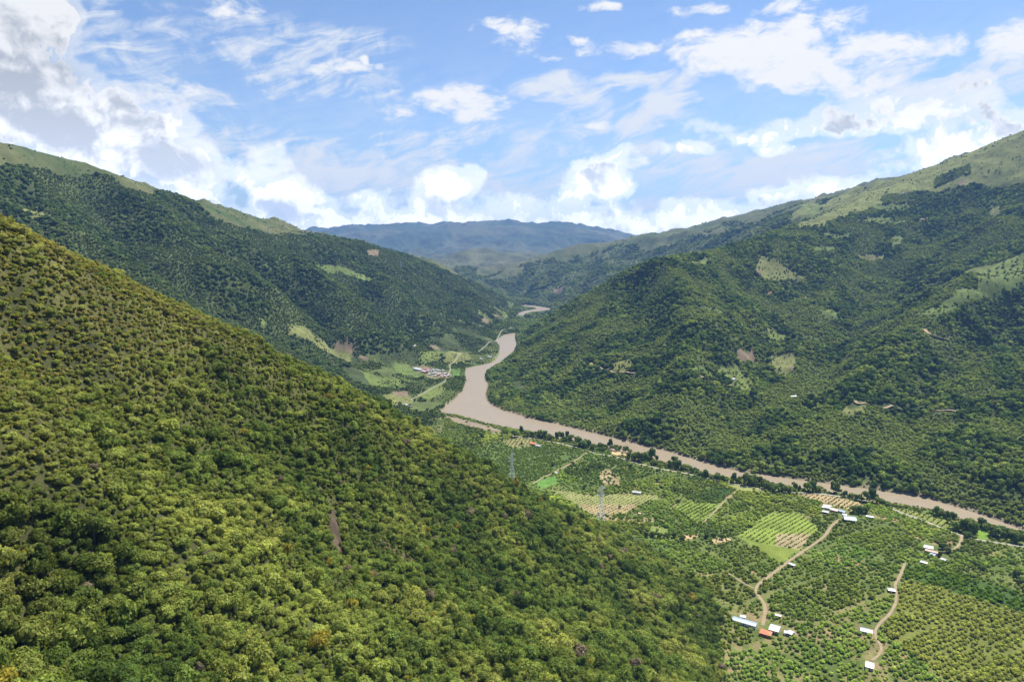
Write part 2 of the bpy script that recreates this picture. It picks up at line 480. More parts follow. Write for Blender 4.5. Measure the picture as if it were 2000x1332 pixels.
# middle hills
line([(780, 540, 7400), (862, 506, 7500), (900, 491, 7500), (950, 484, 7500), (990, 493, 7400), (1012, 501, 7300), (1055, 512, 7000)], 100)
raw(atY(900, 530, 6600), atY(950, 540, 6300), atY(1000, 545, 6200), (-1600, 7000, 300), (-2500, 6000, 450), (-900, 9000, 200), (400, 9000, 250), (1400, 9000, 350))
# far range
line([(300, 470, 12500), (500, 463, 12800), (592, 461, 13000), (625, 461, 13000), (680, 455, 13000), (740, 447, 13000), (800, 445, 13200), (850, 450, 13200), (900, 444, 13000), (940, 440, 13000), (985, 443, 13000), (1032, 442, 13000), (1046, 450, 13000), (1076, 443, 13000),
      (1130, 447, 12800), (1180, 452, 12800), (1222, 472, 12600), (1300, 500, 12500), (1400, 515, 12500), (1700, 515, 12500)], 170)
line([(900, 446, 12900), (930, 480, 11600), (880, 500, 10600)], 400)
line([(1032, 444, 12900), (1010, 475, 11800), (1050, 492, 10800)], 400)
line([(740, 449, 12900), (720, 475, 11800), (700, 495, 10800)], 400)
raw(atY(830, 490, 11200), atY(970, 490, 11300), atY(650, 480, 11500), (-4000, 10000, 350), (-6000, 8000, 600), (4000, 10000, 250), (6000, 9000, 400), (0, 18000, 700), (-8000, 16000, 700), (9000, 16000, 800), (-16000, 12000, 800), (16000, 12000, 900))

C = np.array(CTRL)
keep = []
for i in range(len(C)):
    if all(np.hypot(*(C[i, :2] - C[j, :2])) > 6 for j in keep):
        keep.append(i)
C = C[keep]


def sky_line(pts):
    return np.array([atY(*p)[:2] for p in pts])


SKYL = {'left': sky_line([(-330, 250, 1500), (0, 289, 1900), (200, 347, 2150), (300, 374, 2330), (400, 407, 2500), (500, 441, 2700), (600, 467, 2900), (670, 488, 3080), (720, 481, 3300), (765, 497, 3450), (848, 509, 3800), (900, 537, 3950), (1003, 597, 4350)]),
        'right': sky_line([(1090, 606, 2700), (1210, 542, 2500), (1290, 510, 2400), (1420, 491, 2600), (1490, 474, 2720), (1620, 427, 3000), (1740, 367, 3350), (1800, 333, 3400), (1900, 297, 3350), (2000, 259, 3200), (2200, 170, 3100), (2500, 60, 2900)]),
        'second': sky_line([(960, 560, 5400), (1000, 531, 5600), (1060, 497, 5800), (1130, 476, 5900), (1222, 466, 5800), (1330, 456, 5600), (1400, 431, 5500), (1600, 386, 5400), (1745, 350, 5300), (1900, 300, 5300)]),
        'far': sky_line([(300, 470, 12500), (592, 461, 13000), (740, 447, 13000), (940, 440, 13000), (1046, 450, 13000), (1130, 447, 12800), (1222, 472, 12600), (1300, 500, 12500), (1700, 515, 12500)])}


def relief(x, y):
    """erosion relief, growing with distance-scale of the ranges"""
    r = np.hypot(x, y)
    wx = x + 60 * fbm(x, y, 420, 2, 91)
    wy = y + 60 * fbm(x, y, 420, 2, 95)
    k = sstep(500, 2200, r)
    near_sky = np.full(x.shape, 1e9)
    for P in SKYL.values():
        near_sky = np.minimum(near_sky, seg_dist(x, y, P))
    n = 64 * k * (0.12 + 0.88 * sstep(40, 420, near_sky)) * ridged(wx, wy, 660, 4, 3, 0.42)
    n += (2.2 + 5 * k) * fbm(x, y, 70, 3, 21)
    n += 5.0 * (1 - k) * fbm(wx, wy, 150, 2, 33)
    f = sstep(6000, 10500, r)
    n += f * (0.45 + 0.55 * sstep(100, 1600, near_sky)) * 130 * ridged(x + 200 * fbm(x, y, 1500, 2, 71), y, 2300, 4, 55, 0.40)
    return n


# polar sheet around the valley: finer near, coarser far
ANG = np.concatenate([np.linspace(-75, -42, 60, endpoint=False), np.linspace(-42, 42, 640, endpoint=False), np.linspace(42, 75, 60)]) * math.pi / 180
LR = np.linspace(math.log(40.0), math.log(15200.0), 1100)
RR = np.exp(LR)
NA, NR = len(ANG), len(RR)
GX = RR[:, None] * np.sin(ANG)[None, :]
GY = RR[:, None] * np.cos(ANG)[None, :]

D = np.hypot(C[:, None, 0] - C[None, :, 0], C[:, None, 1] - C[None, :, 1])
n = len(C)
A = np.zeros((n + 1, n + 1))
A[:n, :n] = D
A[:n, n] = A[n, :n] = 1
mask_c = sstep(0, 40, C[:, 2])
rhs = np.concatenate([C[:, 2] - relief(C[:, 0], C[:, 1]) * mask_c, [0]])
sol = np.linalg.solve(A, rhs)


def rbf(x, y):
    x = x.ravel()
    y = y.ravel()
    o = np.full(x.shape, sol[n])
    for s in range(0, len(x), 20000):
        dx = x[s:s + 20000, None] - C[None, :, 0]
        dy = y[s:s + 20000, None] - C[None, :, 1]
        o[s:s + 20000] += np.sqrt(dx * dx + dy * dy) @ sol[:n]
    return o


ia = np.unique(np.concatenate([np.arange(0, NA, 3), [NA - 1]]))
ir = np.unique(np.concatenate([np.arange(0, NR, 3), [NR - 1]]))
cg = rbf(GX[np.ix_(ir, ia)], GY[np.ix_(ir, ia)]).reshape(len(ir), len(ia))
tmp = np.stack([np.interp(np.arange(NA), ia, cg[k]) for k in range(len(ir))])
H = np.stack([np.interp(np.arange(NR), ir, tmp[:, k]) for k in range(NA)], axis=1)
H = H + relief(GX, GY) * sstep(0, 40, H)
FLOOR = 3.0 + 0.8 * fbm(GX, GY, 160, 3, 44)
kk = 7.0
dlt = np.clip(0.5 + 0.5 * (H - FLOOR) / kk, 0, 1)
H = FLOOR * (1 - dlt) + H * dlt + kk * dlt * (1 - dlt)
# river bed
RSD = np.full(H.shape, 1e9)
sel = (GY > 500) & (GY < 6500) & (np.abs(GX) < 1600) & (H < 120)
RSD[sel] = river_sd(GX[sel], GY[sel])
bank = np.clip(RSD * 0.35, -3.0, 400)
H = np.where(RSD < 60, np.minimum(H, np.where(bank > 2.5, 2.5 + (bank - 2.5) * 1.6, bank)), H)


def ground(x, y):
    x = np.asarray(x, dtype=float)
    y = np.asarray(y, dtype=float)
    a = np.interp(np.arctan2(x, y), ANG, np.arange(NA))
    r = np.interp(np.log(np.maximum(np.hypot(x, y), 40)), LR, np.arange(NR))
    a0 = np.clip(a.astype(int), 0, NA - 2)
    r0 = np.clip(r.astype(int), 0, NR - 2)
    fa, fr = a - a0, r - r0
    return (H[r0, a0] * (1 - fa) + H[r0, a0 + 1] * fa) * (1 - fr) + (H[r0 + 1, a0] * (1 - fa) + H[r0 + 1, a0 + 1] * fa) * fr


def hit(px, py, rmin=150.0):
    """first ground point on the sight line of a photo pixel"""
    d = pix_dir(px, py)
    az = math.atan2(d[0], d[1])
    sl = d[2] / math.hypot(d[0], d[1])
    rs = np.exp(np.linspace(math.log(rmin), math.log(15000), 5000))
    hs = ground(rs * math.sin(az), rs * math.cos(az))
    w = np.nonzero(hs >= CAM_H + sl * rs)[0]
    r = rs[w[0]] if len(w) else 20000.0
    return np.array((r * math.sin(az), r * math.cos(az)))


# viewshed: running maximum of the sight angle along every azimuth
TAN = (H - CAM_H) / RR[:, None]
RUN = np.maximum.accumulate(TAN, axis=0)


def seen(x, y, z, tall, margin=22.0):
    a = np.clip(np.round(np.interp(np.arctan2(x, y), ANG, np.arange(NA))).astype(int), 0, NA - 1)
    r = np.hypot(x, y)
    ri = np.clip(np.interp(np.log(np.maximum(r, 40)), LR, np.arange(NR)).astype(int) - 1, 0, NR - 1)
    return (z + tall + margin - CAM_H) / r >= RUN[ri, a]


# ------------------------------------------------------------------ land cover (polygons surveyed on the ground)
def P0(pts, z=3.0):
    return np.array([plane(p[0], p[1], z) for p in pts])


def PH(pts, rmin=900.0):
    return np.array([hit(p[0], p[1], rmin) for p in pts])


FIELDS = {
    'dense_block': P0([(905, 884), (960, 866), (1060, 868), (1146, 882), (1040, 944), (985, 945), (930, 900)]),
    'rows_pale': P0([(1075, 958), (1115, 960), (1160, 970), (1210, 964), (1270, 966), (1290, 971), (1255, 985), (1220, 1003), (1160, 1008), (1120, 985)]),
    'lime_rows': P0([(1440, 1046), (1505, 999), (1560, 1000), (1600, 1030), (1562, 1072), (1500, 1062)]),
    'lime_grass': P0([(1430, 1040), (1500, 1062), (1562, 1073), (1524, 1100), (1480, 1072)]),
    'tan_rows': P0([(1552, 966), (1600, 963), (1690, 982), (1665, 998), (1620, 985)]),
    'dark_block': P0([(1337, 968), (1400, 949), (1440, 958), (1390, 985)]),
    'rows_small': P0([(1318, 990), (1345, 978), (1410, 985), (1415, 1000), (1360, 1022)]),
    'yellow_orchard': P0([(1762, 1132), (1850, 1150), (2010, 1192), (2060, 1400), (1900, 1360), (1790, 1290), (1722, 1235), (1752, 1180)]),
    'green_band': P0([(1766, 1102), (1860, 1120), (2010, 1160), (2010, 1200), (1850, 1152), (1766, 1132)]),
    'sandbar': P0([(868, 811), (900, 817), (945, 830), (988, 842), (972, 846), (930, 838), (885, 824)]),
    'sand_lot': P0([(1187, 876), (1215, 873), (1242, 880), (1232, 892), (1196, 888)]),
    'scrub_bare': P0([(1165, 925), (1185, 915), (1212, 930), (1210, 948), (1180, 948)]),
    'pale_field': P0([(1420, 948), (1450, 944), (1500, 955), (1490, 962), (1440, 958)]),
    'lime_patch': P0([(1040, 942), (1085, 928), (1090, 945), (1060, 955)]),
    'river_rows': P0([(1735, 988), (1790, 998), (1850, 1015), (1880, 1030), (1850, 1032), (1790, 1015), (1745, 1000)]),
    'lime_bank': P0([(1905, 1035), (1925, 1035), (1935, 1052), (1905, 1055)]),
    'rows_top': P0([(985, 865), (1000, 852), (1045, 858), (1035, 872), (1000, 875)]),
    'soil_soccer': P0([(1338, 1046), (1365, 1044), (1362, 1050), (1340, 1054)]),
    'soil_patch2': P0([(1390, 1052), (1430, 1050), (1428, 1056), (1392, 1060)]),
    'lime_hollow': P0([(1265, 1030), (1300, 1028), (1310, 1040), (1285, 1046)]),
    'soil_edge': P0([(1150, 1005), (1185, 1005), (1215, 1015), (1280, 1010), (1275, 1020), (1200, 1025)]),
    'village': P0([(805, 715), (830, 710), (880, 722), (885, 735), (850, 738), (815, 730)], 14),
    'lime_village': P0([(880, 718), (900, 715), (905, 730), (885, 735)], 9),
}
CLEAR = {
    'grass': [PH(p) for p in [
        [(1734, 465), (1762, 463), (1763, 478), (1745, 483)], [(1610, 455), (1640, 460), (1665, 455), (1663, 464), (1612, 467)],
        [(1480, 498), (1520, 508), (1560, 533), (1580, 550), (1545, 552), (1490, 548), (1478, 530)], [(1328, 512), (1385, 500), (1388, 515), (1375, 520)],
        [(1588, 482), (1630, 483), (1630, 490), (1590, 490)], [(1672, 500), (1725, 497), (1728, 503), (1700, 510)], [(1500, 634), (1540, 655), (1545, 663), (1500, 666)],
        [(1605, 605), (1645, 612), (1640, 628), (1610, 622)], [(1500, 690), (1555, 690), (1552, 720), (1515, 735)], [(1885, 530), (1960, 510), (2010, 488), (2010, 520), (1950, 545), (1910, 545)],
        [(1790, 615), (1900, 562), (2010, 522), (2010, 548), (1900, 585), (1830, 620)], [(1640, 797), (1662, 791), (1692, 795), (1685, 812), (1645, 815)], [(1398, 722), (1440, 712), (1465, 740), (1480, 770), (1440, 758)],
        [(1345, 715), (1390, 725), (1380, 738), (1340, 730)], [(1190, 716), (1230, 700), (1240, 720), (1215, 730)], [(1560, 400), (1600, 395), (1620, 410), (1580, 420)], [(1690, 405), (1720, 400), (1790, 402), (1740, 415)],
        [(1930, 405), (1956, 404), (1955, 420), (1932, 420)], [(1665, 430), (1720, 420), (1770, 432), (1720, 440)],
        [(600, 510), (640, 515), (690, 530), (735, 540), (720, 552), (660, 530), (620, 525)], [(595, 640), (660, 665), (690, 690), (640, 690), (560, 655)], [(960, 595), (985, 608), (995, 618), (975, 610)],
        [(930, 600), (950, 615), (965, 630), (940, 618)], [(870, 690), (905, 685), (925, 700), (890, 712), (860, 712)], [(820, 690), (850, 680), (860, 700), (830, 710)],
        [(700, 720), (760, 735), (800, 755), (760, 760), (720, 745)], [(740, 770), (790, 765), (815, 785), (770, 795)], [(820, 770), (860, 745), (870, 760), (840, 785)], [(760, 710), (800, 712), (830, 735), (790, 735)],
        [(30, 400), (70, 408), (110, 430), (70, 440)], [(505, 620), (518, 624), (516, 642), (506, 640)]]],
    'soil': [PH(p) for p in [
        [(1436, 686), (1470, 678), (1477, 700), (1440, 708)], [(1496, 570), (1508, 568), (1508, 578), (1498, 578)], [(1555, 582), (1575, 580), (1575, 586), (1558, 587)], [(1698, 502), (1712, 502), (1712, 508), (1700, 508)],
        [(1540, 715), (1552, 716), (1550, 726), (1542, 724)], [(1795, 425), (1815, 424), (1812, 432), (1798, 433)], [(652, 670), (692, 670), (690, 686), (655, 684)], [(700, 692), (720, 698), (718, 704), (702, 700)],
        [(715, 490), (742, 490), (738, 500), (720, 500)], [(960, 612), (976, 616), (972, 622), (962, 618)], [(795, 763), (800, 775), (770, 772), (765, 765)], [(838, 670), (855, 675), (862, 686), (842, 680)],
        [(1870, 352), (1888, 352), (1886, 361), (1876, 362)], [(1470, 528), (1490, 530), (1490, 535), (1472, 534)], [(1080, 562), (1100, 560), (1098, 575), (1082, 574)], [(940, 622), (958, 628), (954, 636), (942, 630)]]],
}

ROADS = {
    'main_road': (P0([(960, 846), (985, 849), (1000, 851), (1042, 856), (1080, 863), (1105, 869), (1145, 879), (1162, 886), (1200, 891), (1240, 903), (1283, 914), (1332, 922), (1400, 938), (1460, 951), (1530, 962), (1565, 962), (1600, 964), (1640, 969),
                      (1675, 974), (1700, 980), (1735, 990), (1760, 1001), (1792, 1012), (1830, 1027), (1866, 1042), (1900, 1052), (1950, 1060), (2000, 1068), (2100, 1088)]), 4.6),
    'farm_track': (P0([(1640, 1014), (1622, 1028), (1614, 1043), (1602, 1054), (1578, 1070), (1540, 1096), (1508, 1121), (1472, 1149), (1479, 1163), (1490, 1172), (1495, 1185), (1494, 1203), (1488, 1224)]), 3.8),
    'side_track': (P0([(1472, 1149), (1455, 1142), (1434, 1127), (1414, 1115)]), 2.8),
    'orchard_track': (P0([(1767, 1100), (1760, 1121), (1746, 1142), (1751, 1155), (1749, 1180), (1738, 1200), (1718, 1216), (1705, 1236), (1713, 1251), (1726, 1264), (1716, 1283), (1700, 1291)]), 2.9),
    'loop_track': (P0([(1879, 1046), (1876, 1060), (1868, 1070), (1850, 1077), (1838, 1079)]), 3.2),
    'field_path': (P0([(1147, 884), (1122, 900), (1098, 914), (1062, 932), (1040, 945)]), 3.0),
    'hedge_path': (P0([(1440, 957), (1432, 966), (1412, 982), (1395, 1000), (1372, 1022)]), 2.2),
    'village_road': (PH([(800, 782), (840, 762), (870, 745), (880, 722), (878, 714), (905, 690), (935, 688), (965, 668), (978, 648), (1000, 640)]), 2.2),
    'hill_track': (PH([(1136, 706), (1150, 711), (1165, 717), (1190, 725), (1215, 729), (1240, 730)]), 7.5),
    'upper_track': (PH([(1370, 741), (1395, 746), (1425, 753), (1450, 762)]), 7.0),
    'east_track': (PH([(1655, 789), (1675, 793), (1705, 795), (1760, 798), (1830, 803), (1870, 806)]), 6.5),
    'cut_track': (PH([(1804, 644), (1812, 652), (1822, 659), (1835, 662), (1855, 667)]), 8.0),
}


def any_poly(x, y, polys):
    m = np.zeros(x.shape, bool)
    for P in polys:
        lo, hi = P.min(0) - 1, P.max(0) + 1
        s = (x > lo[0]) & (x < hi[0]) & (y > lo[1]) & (y < hi[1])
        if s.any():
            m[s] |= in_poly(x[s], y[s], P)
    return m


def road_near(x, y, extra):
    m = np.zeros(x.shape, bool)
    for k, (P, w) in ROADS.items():
        lo, hi = P.min(0) - 20, P.max(0) + 20
        s = (x > lo[0]) & (x < hi[0]) & (y > lo[1]) & (y < hi[1])
        if s.any():
            m[s] |= seg_dist(x[s], y[s], P) < w / 2 + extra
    return m


def poly_line_y(px, pts):
    a = np.array(pts, float)
    return np.interp(px, a[:, 0], a[:, 1])


def grass_zone(x, y, z):
    """the bare upper slopes: 1 where grass, 0 where woods"""
    px, py, f = project(x, y, z)
    nz = 14 * fbm(x, y, 260, 3, 61)
    right = (y > 2300) & (x > 500) & (y < 4200)
    lim = poly_line_y(px, [(1200, 0), (1560, 440), (1600, 440), (1660, 420), (1730, 385), (1800, 372), (1880, 362), (2000, 362), (2300, 360)])
    g = right & (py + nz < lim)
    streak = (np.abs((py - (352 - (px - 1840) * 0.42))) < 9) & (px > 1825) & (px < 1895)
    g &= ~streak
    left = (x < -250) & (y > 1200) & (y < 5000)
    lim2 = poly_line_y(px, [(-400, 330), (0, 325), (60, 330), (130, 345), (180, 340), (215, 340), (240, 368), (290, 384), (320, 372), (380, 398), (420, 430), (500, 455), (530, 460), (560, 455), (600, 460), (700, 470), (830, 510), (850, 520), (900, 540), (960, 575), (1000, 595)])
    g |= left & (py + 0.5 * nz < lim2)
    far = (y > 4300) & (x > -300)
    lim3 = poly_line_y(px, [(700, 560), (950, 545), (1050, 515), (1200, 492), (1300, 478), (1450, 440), (1600, 402), (1750, 362)])
    g |= far & (py + 1.2 * nz < lim3)
    return g


# ------------------------------------------------------------------ terrain colour
alb = np.zeros(H.shape + (3,))
n_big = fbm(GX, GY, 240, 4, 11)
n_mid = fbm(GX, GY, 45, 4, 12)
n_fine = fbm(GX, GY, 12, 3, 13)


def paint(mask, col, var=0.25):
    c = np.array(col)
    f = (1 + var * (0.7 * n_mid + 0.6 * n_fine))[..., None]
    alb[mask] = (c * f)[mask]


base_forest = np.array((0.048, 0.064, 0.022))
alb[:] = base_forest * (1 + 0.3 * n_mid)[..., None]
valley = (H < 9) & (GY < 2600) & (GY > 150)
g = np.clip(0.5 + 0.9 * n_mid + 0.5 * n_big, 0, 1)[..., None]
alb[valley] = (np.array((0.075, 0.105, 0.026)) * (1 - g) + np.array((0.135, 0.155, 0.044)) * g)[valley]
soil_m = sstep(0.55, 0.85, n_mid + 0.4 * n_fine)[..., None]
px_v, py_v, _ = project(GX, GY, H)
low_orch = sstep(1120, 1230, py_v)[..., None]
mix_s = np.clip(soil_m + 0.55 * low_orch * sstep(-0.4, 0.3, n_fine + n_mid)[..., None], 0, 1)
tmpa = alb * (1 - mix_s) + np.array((0.23, 0.17, 0.09)) * mix_s
alb[valley] = tmpa[valley]
leftv = (GX < -80) & (GY > 1300) & (GY < 3600) & (H < 130)
gl = sstep(-0.2, 0.3, n_big + 0.3 * n_mid)[..., None]
alb[leftv] = (alb * (1 - gl) + np.array((0.078, 0.100, 0.030)) * gl)[leftv]
nearhill = (np.hypot(GX, GY) < 1000) & (H > 12)
g2 = sstep(-0.6, 0.5, n_mid + 0.3 * n_fine)[..., None]
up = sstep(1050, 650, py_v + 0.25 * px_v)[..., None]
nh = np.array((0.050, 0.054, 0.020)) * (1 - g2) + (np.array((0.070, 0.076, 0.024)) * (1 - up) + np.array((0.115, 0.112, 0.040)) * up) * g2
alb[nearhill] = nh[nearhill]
scar = nearhill & (((np.abs(px_v - 655 - 14 * n_fine) < 11) & (np.abs(py_v - (1030 + (px_v - 650) * 1.6)) < 36 + 14 * n_fine)) | ((np.abs(py_v - (1090 + (px_v - 790) * 0.62)) < 7) & (np.abs(px_v - 790) < 50)))
alb[scar] = (np.array((0.085, 0.062, 0.046)) * (1 + 0.4 * n_fine)[..., None])[scar]
scrub_r = sstep(-0.10, 0.30, fbm(GX, GY, 170, 4, 66))
scrub_l = sstep(-0.05, 0.35, fbm(GX, GY, 170, 4, 76))
hillm = (np.hypot(GX, GY) > 1000) & (H > 12) & (GY < 4700) & ~leftv
wr = (np.where(GX > -60, scrub_r, 0.5 * scrub_l) * hillm)[..., None]
alb[:] = alb * (1 - wr) + np.array((0.085, 0.112, 0.036)) * (1 + 0.3 * n_fine)[..., None] * wr
secm = (GY > 3750) & (GY < 6800) & (GX > -300) & (H > 8)
alb[secm] = (np.array((0.085, 0.110, 0.042)) * (1 + 0.35 * n_big)[..., None])[secm]
gz = grass_zone(GX, GY, H)
gcol = np.array((0.080, 0.092, 0.034)) + np.array((0.035, 0.020, 0.012)) * np.clip(n_big + 0.5 * n_mid, -1, 1)[..., None]
alb[gz] = gcol[gz]
right_up = gz & (GX > 500) & (GY < 4300)
alb[right_up] = (np.array((0.128, 0.142, 0.040)) * (1 + 0.25 * n_mid + 0.2 * n_big)[..., None])[right_up]
midh = (GY > 5800) & (GY < 9500)
alb[midh] = (np.array((0.085, 0.092, 0.044)) * (1 + 0.35 * n_big)[..., None])[midh]
nfar = fbm(GX, GY, 1300, 6, 15, 0.6)
farm = GY >= 9500
ff = sstep(-0.15, 0.25, nfar)[..., None]
alb[farm] = (np.array((0.045, 0.066, 0.036)) * (1 - ff) + np.array((0.078, 0.088, 0.046)) * ff)[farm]
FC = {'dense_block': (0.075, 0.112, 0.026), 'rows_pale': (0.20, 0.21, 0.075), 'lime_rows': (0.175, 0.225, 0.042), 'lime_grass': (0.15, 0.19, 0.035), 'tan_rows': (0.30, 0.23, 0.12), 'dark_block': (0.03, 0.06, 0.014),
      'rows_small': (0.14, 0.19, 0.035), 'yellow_orchard': (0.125, 0.140, 0.032), 'green_band': (0.05, 0.09, 0.018), 'sandbar': (0.20, 0.160, 0.112), 'sand_lot': (0.40, 0.29, 0.16), 'scrub_bare': (0.28, 0.22, 0.12), 'pale_field': (0.20, 0.215, 0.07),
      'lime_patch': (0.10, 0.20, 0.04), 'river_rows': (0.17, 0.19, 0.05), 'lime_bank': (0.13, 0.21, 0.03), 'rows_top': (0.18, 0.17, 0.07), 'soil_soccer': (0.36, 0.24, 0.14), 'soil_patch2': (0.38, 0.28, 0.16), 'lime_hollow': (0.15, 0.19, 0.05),
      'soil_edge': (0.25, 0.20, 0.10), 'village': (0.16, 0.15, 0.08), 'lime_village': (0.08, 0.14, 0.03)}
for k, c in FC.items():
    m = any_poly(GX + 3 * n_mid, GY + 3 * n_fine, [FIELDS[k]])
    paint(m, c, 0.22)
m = (any_poly(GX + 4 * n_mid, GY + 4 * n_fine, [FIELDS['lime_rows']])) & (py_v > 1042) & (px_v > 1515)
paint(m, (0.27, 0.22, 0.12), 0.2)
m = any_poly(GX, GY, [FIELDS['rows_pale']]) & (py_v > 985) & (px_v > 1130)
paint(m, (0.28, 0.225, 0.115), 0.2)
for i, P in enumerate(CLEAR['grass']):
    m = any_poly(GX + 12 * n_mid, GY + 12 * n_mid, [P])
    paint(m, [(0.120, 0.150, 0.038), (0.105, 0.140, 0.036), (0.140, 0.150, 0.048)][i % 3], 0.3)
for i, P in enumerate(CLEAR['soil']):
    m = any_poly(GX + 8 * n_mid, GY + 8 * n_mid, [P])
    paint(m, [(0.165, 0.125, 0.082), (0.27, 0.15, 0.085)][1 if i in (1, 2) else 0], 0.25)
bankm = (RSD > -2) & (RSD < 9)
paint(bankm & (GY < 2000), (0.20, 0.165, 0.11), 0.3)
alb = np.clip(alb, 0.005, 0.6)


# ------------------------------------------------------------------ materials
def new_mat(name):
    m = bpy.data.materials.new(name)
    m.use_nodes = True
    m.node_tree.nodes.clear()
    N = NT(m.node_tree)
    out = N.node('ShaderNodeOutputMaterial')
    return m, N, out


def principled(N, col, rough=0.8, spec=0.3, metal=0.0, normal=None):
    b = N.node('ShaderNodeBsdfPrincipled')
    N.put(b.inputs['Base Color'], col)
    N.put(b.inputs['Roughness'], rough)
    b.inputs['Specular IOR Level'].default_value = spec
    b.inputs['Metallic'].default_value = metal
    if normal is not None:
        N.l.new(normal, b.inputs['Normal'])
    return b


def mat_terrain(name, scale):
    m, N, out = new_mat(name)
    at = N.node('ShaderNodeAttribute', attribute_name='albedo')
    geo = N.node('ShaderNodeNewGeometry')
    n1_ = N.noise(geo.outputs['Position'], 0.35 / scale, 5.0, 0.65)
    n2_ = N.noise(geo.outputs['Position'], 0.035 / scale, 5.0, 0.6)
    f = N.math('ADD', N.math('MULTIPLY', n1_, 0.9), N.math('MULTIPLY', n2_, 0.9))
    f = N.math('ADD', f, 0.10)
    col = N.vmath('SCALE', at.outputs['Color'])
    N.l.new(f, col.node.inputs['Scale'])
    bp = N.node('ShaderNodeBump')
    bp.inputs['Strength'].default_value = 0.9
    bp.inputs['Distance'].default_value = 1.6 * scale
    N.l.new(N.math('ADD', n1_, N.math('MULTIPLY', n2_, 2.0)), bp.inputs['Height'])
    b = principled(N, col, 0.95, 0.1, normal=bp.outputs[0])
    N.l.new(b.outputs[0], out.inputs[0])
    return m


def mat_leaf(name):
    m, N, out = new_mat(name)
    ti = N.node('ShaderNodeAttribute', attribute_type='INSTANCER', attribute_name='tint')
    lv = N.node('ShaderNodeAttribute', attribute_name='leaf')
    col = N.mix(1.0, ti.outputs['Color'], lv.outputs['Color'], 'MULTIPLY')
    df = N.node('ShaderNodeBsdfDiffuse')
    tr = N.node('ShaderNodeBsdfTranslucent')
    N.l.new(col, df.inputs['Color'])
    tcol = N.mix(1.0, col, (0.85, 0.85, 0.40, 1), 'MULTIPLY')
    N.l.new(tcol, tr.inputs['Color'])
    mx = N.node('ShaderNodeAddShader')      # a leaf reflects and lets through about as much
    N.l.new(df.outputs[0], mx.inputs[0])
    N.l.new(tr.outputs[0], mx.inputs[1])
    N.l.new(mx.outputs[0], out.inputs[0])
    return m


def mat_plain(name, col, rough=0.8, spec=0.3, metal=0.0, var=0.25, scale=0.6, stretch=(1, 1, 1)):
    m, N, out = new_mat(name)
    tc = N.node('ShaderNodeTexCoord')
    v = N.vmath('MULTIPLY', tc.outputs['Object'], stretch)
    nz = N.noise(v, scale, 5.0, 0.6)
    f = N.math('MULTIPLY_ADD', nz, 2 * var, 1 - var)
    c = N.vmath('SCALE', tuple(col[:3]))
    N.l.new(f, c.node.inputs['Scale'])
    b = principled(N, c, rough, spec, metal)
    N.l.new(b.outputs[0], out.inputs[0])
    return m


def mat_sheet_roof(name, col, rough=0.35, metal=0.0):
    """corrugated sheet: fine ribs down the slope plus rust and dirt patches"""
    m, N, out = new_mat(name)
    tc = N.node('ShaderNodeTexCoord')
    wv = N.node('ShaderNodeTexWave', wave_type='BANDS', bands_direction='X')
    N.l.new(tc.outputs['Object'], wv.inputs['Vector'])
    wv.inputs['Scale'].default_value = 1.2
    nz = N.noise(tc.outputs['Object'], 0.5, 5.0, 0.6)
    st = N.noise(N.vmath('MULTIPLY', tc.outputs['Object'], (1.2, 0.05, 0.3)), 1.0, 2.0, 0.5)
    f = N.math('MULTIPLY', N.math('MULTIPLY_ADD', nz, 0.3, 0.85), N.math('MULTIPLY_ADD', st, 0.35, 0.82))
    c = N.vmath('SCALE', tuple(col[:3]))
    N.l.new(f, c.node.inputs['Scale'])
    c2 = N.mix(N.smooth(nz, 0.62, 0.78, 0.0, 0.35), c, (0.25, 0.16, 0.10, 1))
    bp = N.node('ShaderNodeBump')
    bp.inputs['Strength'].default_value = 0.3
    bp.inputs['Distance'].default_value = 0.05
    N.l.new(wv.outputs[1], bp.inputs['Height'])
    b = principled(N, c2, rough, 0.5, metal, bp.outputs[0])
    N.l.new(b.outputs[0], out.inputs[0])
    return m


def mat_water():
    m, N, out = new_mat("muddy_water")
    geo = N.node('ShaderNodeNewGeometry')
    p = geo.outputs['Position']
    nz = N.noise(p, 0.02, 6.0, 0.65, 2.2)
    nf = N.noise(p, 0.08, 4.0, 0.6, 0.6)
    col = N.mix(nz, (0.205, 0.160, 0.098, 1), (0.272, 0.221, 0.150, 1))
    bp = N.node('ShaderNodeBump')
    bp.inputs['Strength'].default_value = 0.30
    bp.inputs['Distance'].default_value = 0.8
    N.l.new(N.math('ADD', N.noise(p, 0.35, 4.0, 0.6), nf), bp.inputs['Height'])
    b = principled(N, col, 0.36, 0.5, 0.0, bp.outputs[0])
    b.inputs['IOR'].default_value = 1.33
    N.l.new(b.outputs[0], out.inputs[0])
    return m


